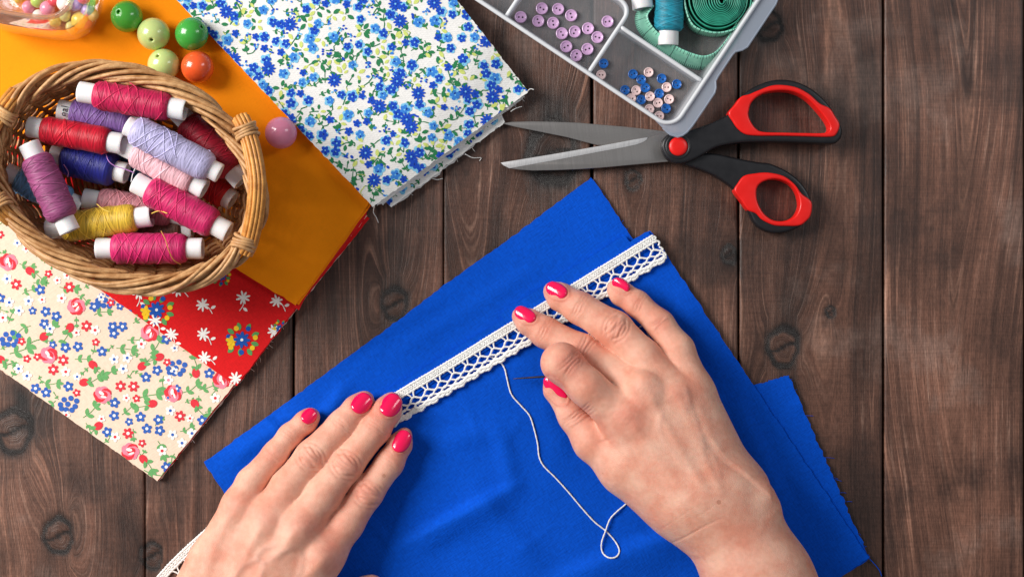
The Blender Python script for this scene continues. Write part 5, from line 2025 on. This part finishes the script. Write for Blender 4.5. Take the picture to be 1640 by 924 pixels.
        for i in range(nu):
            for j in range(nv):
                # square to rounded outline
                p, q = -1 + 2 * i / (nu - 1), -1 + 2 * j / (nv - 1)
                uu = p * math.sqrt(1 - q * q * .46)
                vv = q * math.sqrt(1 - p * p * (.40 if q > 0 else .46))
                ed = max(abs(p), abs(q))
                drop = RC - math.sqrt(max(RC * RC - (uu * b_) ** 2, 0))
                lng = .07 * a_ * vv * vv
                lift = 3.0 - 1.6 * max(0, (ed - .8) / .2) ** 2
                G[i, j] = c + ad * vv * a_ + lat2 * uu * b_ + nn * (lift - drop - lng)
                Gb[i, j] = c + ad * vv * a_ + lat2 * uu * b_ + nn * (-3.0 - drop - lng)
        mb.grid(G)
        mb.grid(Gb[:, ::-1])
        for A, B_ in ((G[0], Gb[0]), (G[-1], Gb[-1]), (G[:, 0], Gb[:, 0]), (G[:, -1], Gb[:, -1])):
            mb.grid(np.stack([A, B_], 0))
        mb.build('fingernail', NAIL, o, merge=True)
    return o


person = thing('person', 'two bare hands with bright pink nails pinning and sewing lace on blue cloth', 'person', M(820, 1150, 0))
CZ = 12.0
LEFT = dict(
    fingers=[
        dict(chain=[(498, 667, CZ + 15, 14.5), (490, 675, CZ + 18, 17.5), (464, 697, CZ + 21, 18), (441, 726, CZ + 27, 19.5), (402, 772, CZ + 36, 23), (384, 808, CZ + 44, 27)]),
        dict(chain=[(584, 641, CZ + 16, 15.5), (573, 654, CZ + 20, 22), (549, 681, CZ + 25, 24.5), (500, 731, CZ + 33, 26.5), (462, 780, CZ + 43, 28.5), (428, 832, CZ + 52, 33)]),
        dict(chain=[(628, 643, CZ + 16, 15.5), (620, 657, CZ + 21, 22.5), (600, 686, CZ + 27, 25), (555, 743, CZ + 37, 26.5), (517, 792, CZ + 48, 29), (478, 844, CZ + 58, 34)]),
        dict(chain=[(648, 696, CZ + 13, 12), (641, 711, CZ + 17, 18.5), (624, 741, CZ + 22, 22), (588, 789, CZ + 28, 25), (554, 838, CZ + 38, 28), (514, 888, CZ + 50, 36)]),
        dict(chain=[(597, 941, 30, 20), (588, 946, 32, 24), (560, 966, 36, 27), (510, 1000, 44, 33), (440, 1020, 52, 38)]),
    ],
    palm=[((384, 810, CZ + 44, 28), (290, 1000, CZ + 48, 46), 0), ((428, 832, CZ + 52, 34), (345, 1010, CZ + 58, 48), 24), ((478, 844, CZ + 56, 36), (380, 1020, CZ + 60, 50), 24), ((514, 888, CZ + 50, 38), (420, 1030, CZ + 54, 50), 24),
          ((440, 930, CZ + 40, 46), (360, 1050, CZ + 44, 56), 26), ((345, 900, CZ + 34, 38), (330, 1040, CZ + 44, 52), 24), ((330, 1020, CZ + 50, 58), (225, 1180, CZ + 62, 64), 26), ((380, 1040, CZ + 50, 58), (285, 1190, CZ + 62, 66), 26)],
    bumps=[((382, 812, CZ + 62, 8), (372, 830, CZ + 62, 7), 18), ((428, 836, CZ + 76, 9), (416, 856, CZ + 76, 7), 18), ((479, 848, CZ + 84, 9), (468, 868, CZ + 84, 8), 20), ((512, 892, CZ + 78, 10), (502, 908, CZ + 76, 8), 20)],
    web=14,
    creases=[(437, 731, 27, -32, 16, .8, 'pip_soft'), (463, 697, 27, -28, 18, .7, 'dip'), (498, 732, 50, -52, 25, 1.5, 'pip'), (546, 680, 28, -30, 22, .9, 'dip'), (554, 744, 48, -60, 27, 1.7, 'pip'), (601, 684, 20, -28, 23, .9, 'dip'),
             (591, 792, 30, -50, 26, 1.6, 'pip'), (621, 742, 20, -32, 21, .9, 'dip'), (373, 806, 1, -1.1, 20, .30, 'knuckle'), (424, 826, 1, -1.1, 20, .32, 'knuckle'), (477, 838, 1, -1.2, 22, .3, 'knuckle'), (527, 880, 1, -1.3, 22, .25, 'knuckle')],
    cords=[([(420, 838), (398, 880), (372, 930), (350, 980)], 8, 2.6, 0), ([(474, 846), (446, 886), (412, 930), (384, 990)], 9, 3.2, 0), ([(522, 892), (490, 925), (460, 960)], 9, 2.4, 0), ([(370, 818), (346, 868), (324, 930)], 9, 1.8, 0),
           ([(455, 870), (425, 878), (412, 892), (425, 900), (450, 885), (474, 872)], 5, 1.6, .7), ([(420, 894), (392, 905), (372, 930)], 5, 1.5, .6), ([(424, 896), (420, 914), (414, 940)], 5, 1.6, .7), ([(482, 880), (484, 900), (476, 930)], 5, 1.2, .6)],
    blush=[(497, 668, 26, .35), (580, 650, 30, .3), (625, 652, 30, .3), (645, 706, 30, .4), (590, 800, 60, .15), (540, 870, 60, .15)],
    nails=[(495, 666, 27, 24, 12, -13, 4), (579, 645, 37, 31, 14, -15, 6), (626, 648, 40, 33, 11, -16, 4), (643, 706, 38, 28, 9, -16, 8)],
)
RIGHT = dict(
    fingers=[
        # little finger
        dict(chain=[(987, 463, CZ + 16, 15), (995, 470, CZ + 20, 18.5), (1020, 486, CZ + 28, 20), (1057, 519, CZ + 40, 22), (1086, 560, CZ + 52, 25.5), (1110, 630, CZ + 60, 33)]),
        # ring finger
        dict(chain=[(885, 466, CZ + 15, 15), (897, 475, CZ + 20, 21.5), (928, 493, CZ + 30, 25), (984, 527, CZ + 46, 28.5), (1030, 572, CZ + 60, 28.5), (1082, 636, CZ + 72, 35)]),
        # middle finger
        dict(chain=[(834, 506, CZ + 14, 14.5), (846, 515, CZ + 19, 20), (873, 532, CZ + 24, 24), (930, 562, CZ + 36, 27), (975, 590, CZ + 44, 28), (1034, 628, CZ + 76, 36)]),
        # bent index finger
        dict(chain=[(950, 628, 40, 16), (932, 608, 54, 19), (908, 588, 86, 25), (899, 581, 98, 30), (940, 620, 103, 28.5), (1004, 676, 88, 37)], k=14),
        # thumb
        dict(chain=[(881, 614, 38, 10), (887, 624, 43, 16), (918, 667, 54, 23), (950, 706, 62, 32), (1004, 748, 70, 42)], k=10),
    ],
    palm=[((1110, 630, CZ + 62, 34), (1172, 790, CZ + 62, 48), 0), ((1082, 636, CZ + 70, 38), (1150, 790, CZ + 72, 52), 34), ((1034, 628, CZ + 74, 38), (1120, 790, CZ + 74, 54), 34), ((1004, 676, CZ + 74, 42), (1092, 790, CZ + 68, 56), 34),
          ((1004, 748, 70, 46), (1085, 800, 74, 58), 34), ((1085, 640, CZ + 40, 34), (1150, 780, CZ + 44, 50), 24), ((1050, 740, 60, 50), (1120, 810, 70, 60), 24),
          ((1130, 800, CZ + 66, 66), (1205, 930, CZ + 74, 66), 34), ((1174, 800, CZ + 64, 60), (1232, 930, CZ + 72, 64), 34), ((1205, 930, CZ + 74, 68), (1300, 1150, CZ + 90, 76), 34), ((1232, 930, CZ + 72, 66), (1330, 1150, CZ + 90, 74), 34)],
    bumps=[((1030, 616, CZ + 101, 9), (1040, 630, CZ + 100, 8), 30), ((1006, 664, CZ + 102, 9), (1012, 676, CZ + 100, 8), 30), ((1084, 632, CZ + 100, 10), (1092, 646, CZ + 100, 8), 18), ((1222, 800, CZ + 96, 16), (1230, 812, CZ + 94, 14), 30)],
    web=14,
    creases=[(1057, 517, -30, -34, 17, .8, 'pip_soft'), (1024, 487, -32, -18, 18, .7, 'dip'), (987, 524, -56, -36, 24, 1.4, 'pip'), (928, 491, -36, -22, 22, .8, 'dip'), (934, 558, -50, -30, 22, 1.4, 'pip_soft'), (873, 528, -30, -18, 20, .8, 'dip'),
             (914, 580, -40, -36, 22, .9, 'pip_soft'), (926, 664, -30, -44, 24, 1.2, 'dip'), (935, 672, -28, -46, 24, .8, 'line'), (1034, 618, -1, -.8, 24, .12, 'knuckle'), (1006, 664, -1, -.9, 28, .32, 'knuckle'), (1086, 630, -1, -1, 22, .2, 'knuckle'),
             (1115, 850, .42, .9, 44, .8, 'line'), (1085, 830, .5, .86, 40, .3, 'line'), (1140, 812, .5, .86, 40, .25, 'line'), (968, 706, -.2, -1, 10, 1.0, 'line')],
    cords=[([(1036, 626), (1066, 680), (1100, 740), (1136, 790)], 8, 3.0, 0), ([(1086, 634), (1112, 690), (1136, 750), (1160, 796)], 8, 2.6, 0), ([(1010, 676), (1050, 730), (1095, 785)], 10, 2.4, 0), ([(1112, 636), (1140, 700), (1162, 760)], 9, 1.8, 0),
           ([(1096, 612), (1106, 650), (1120, 690), (1130, 725)], 5, 1.6, .4), ([(1120, 690), (1142, 730), (1156, 770)], 5, 1.4, .4), ([(1060, 660), (1058, 690), (1078, 722), (1100, 750)], 5, 1.3, .4)],
    blush=[(995, 466, 24, .25), (892, 470, 28, .28), (840, 512, 28, .3), (912, 580, 30, .22), (894, 626, 30, .25), (930, 670, 26, .25), (1190, 905, 40, .18), (985, 706, 30, .15)],
    nails=[(993.5, 457.5, 32, 20, -27, -17, 28), (891, 464.5, 38, 25, -30, -17, -4), (841, 503, 38, 24, -28, -17, -14), (889, 624, 52, 27, -29, -38, 14, .95, (63, 58))],
)
make_hand(LEFT, person)
make_hand(RIGHT, person)
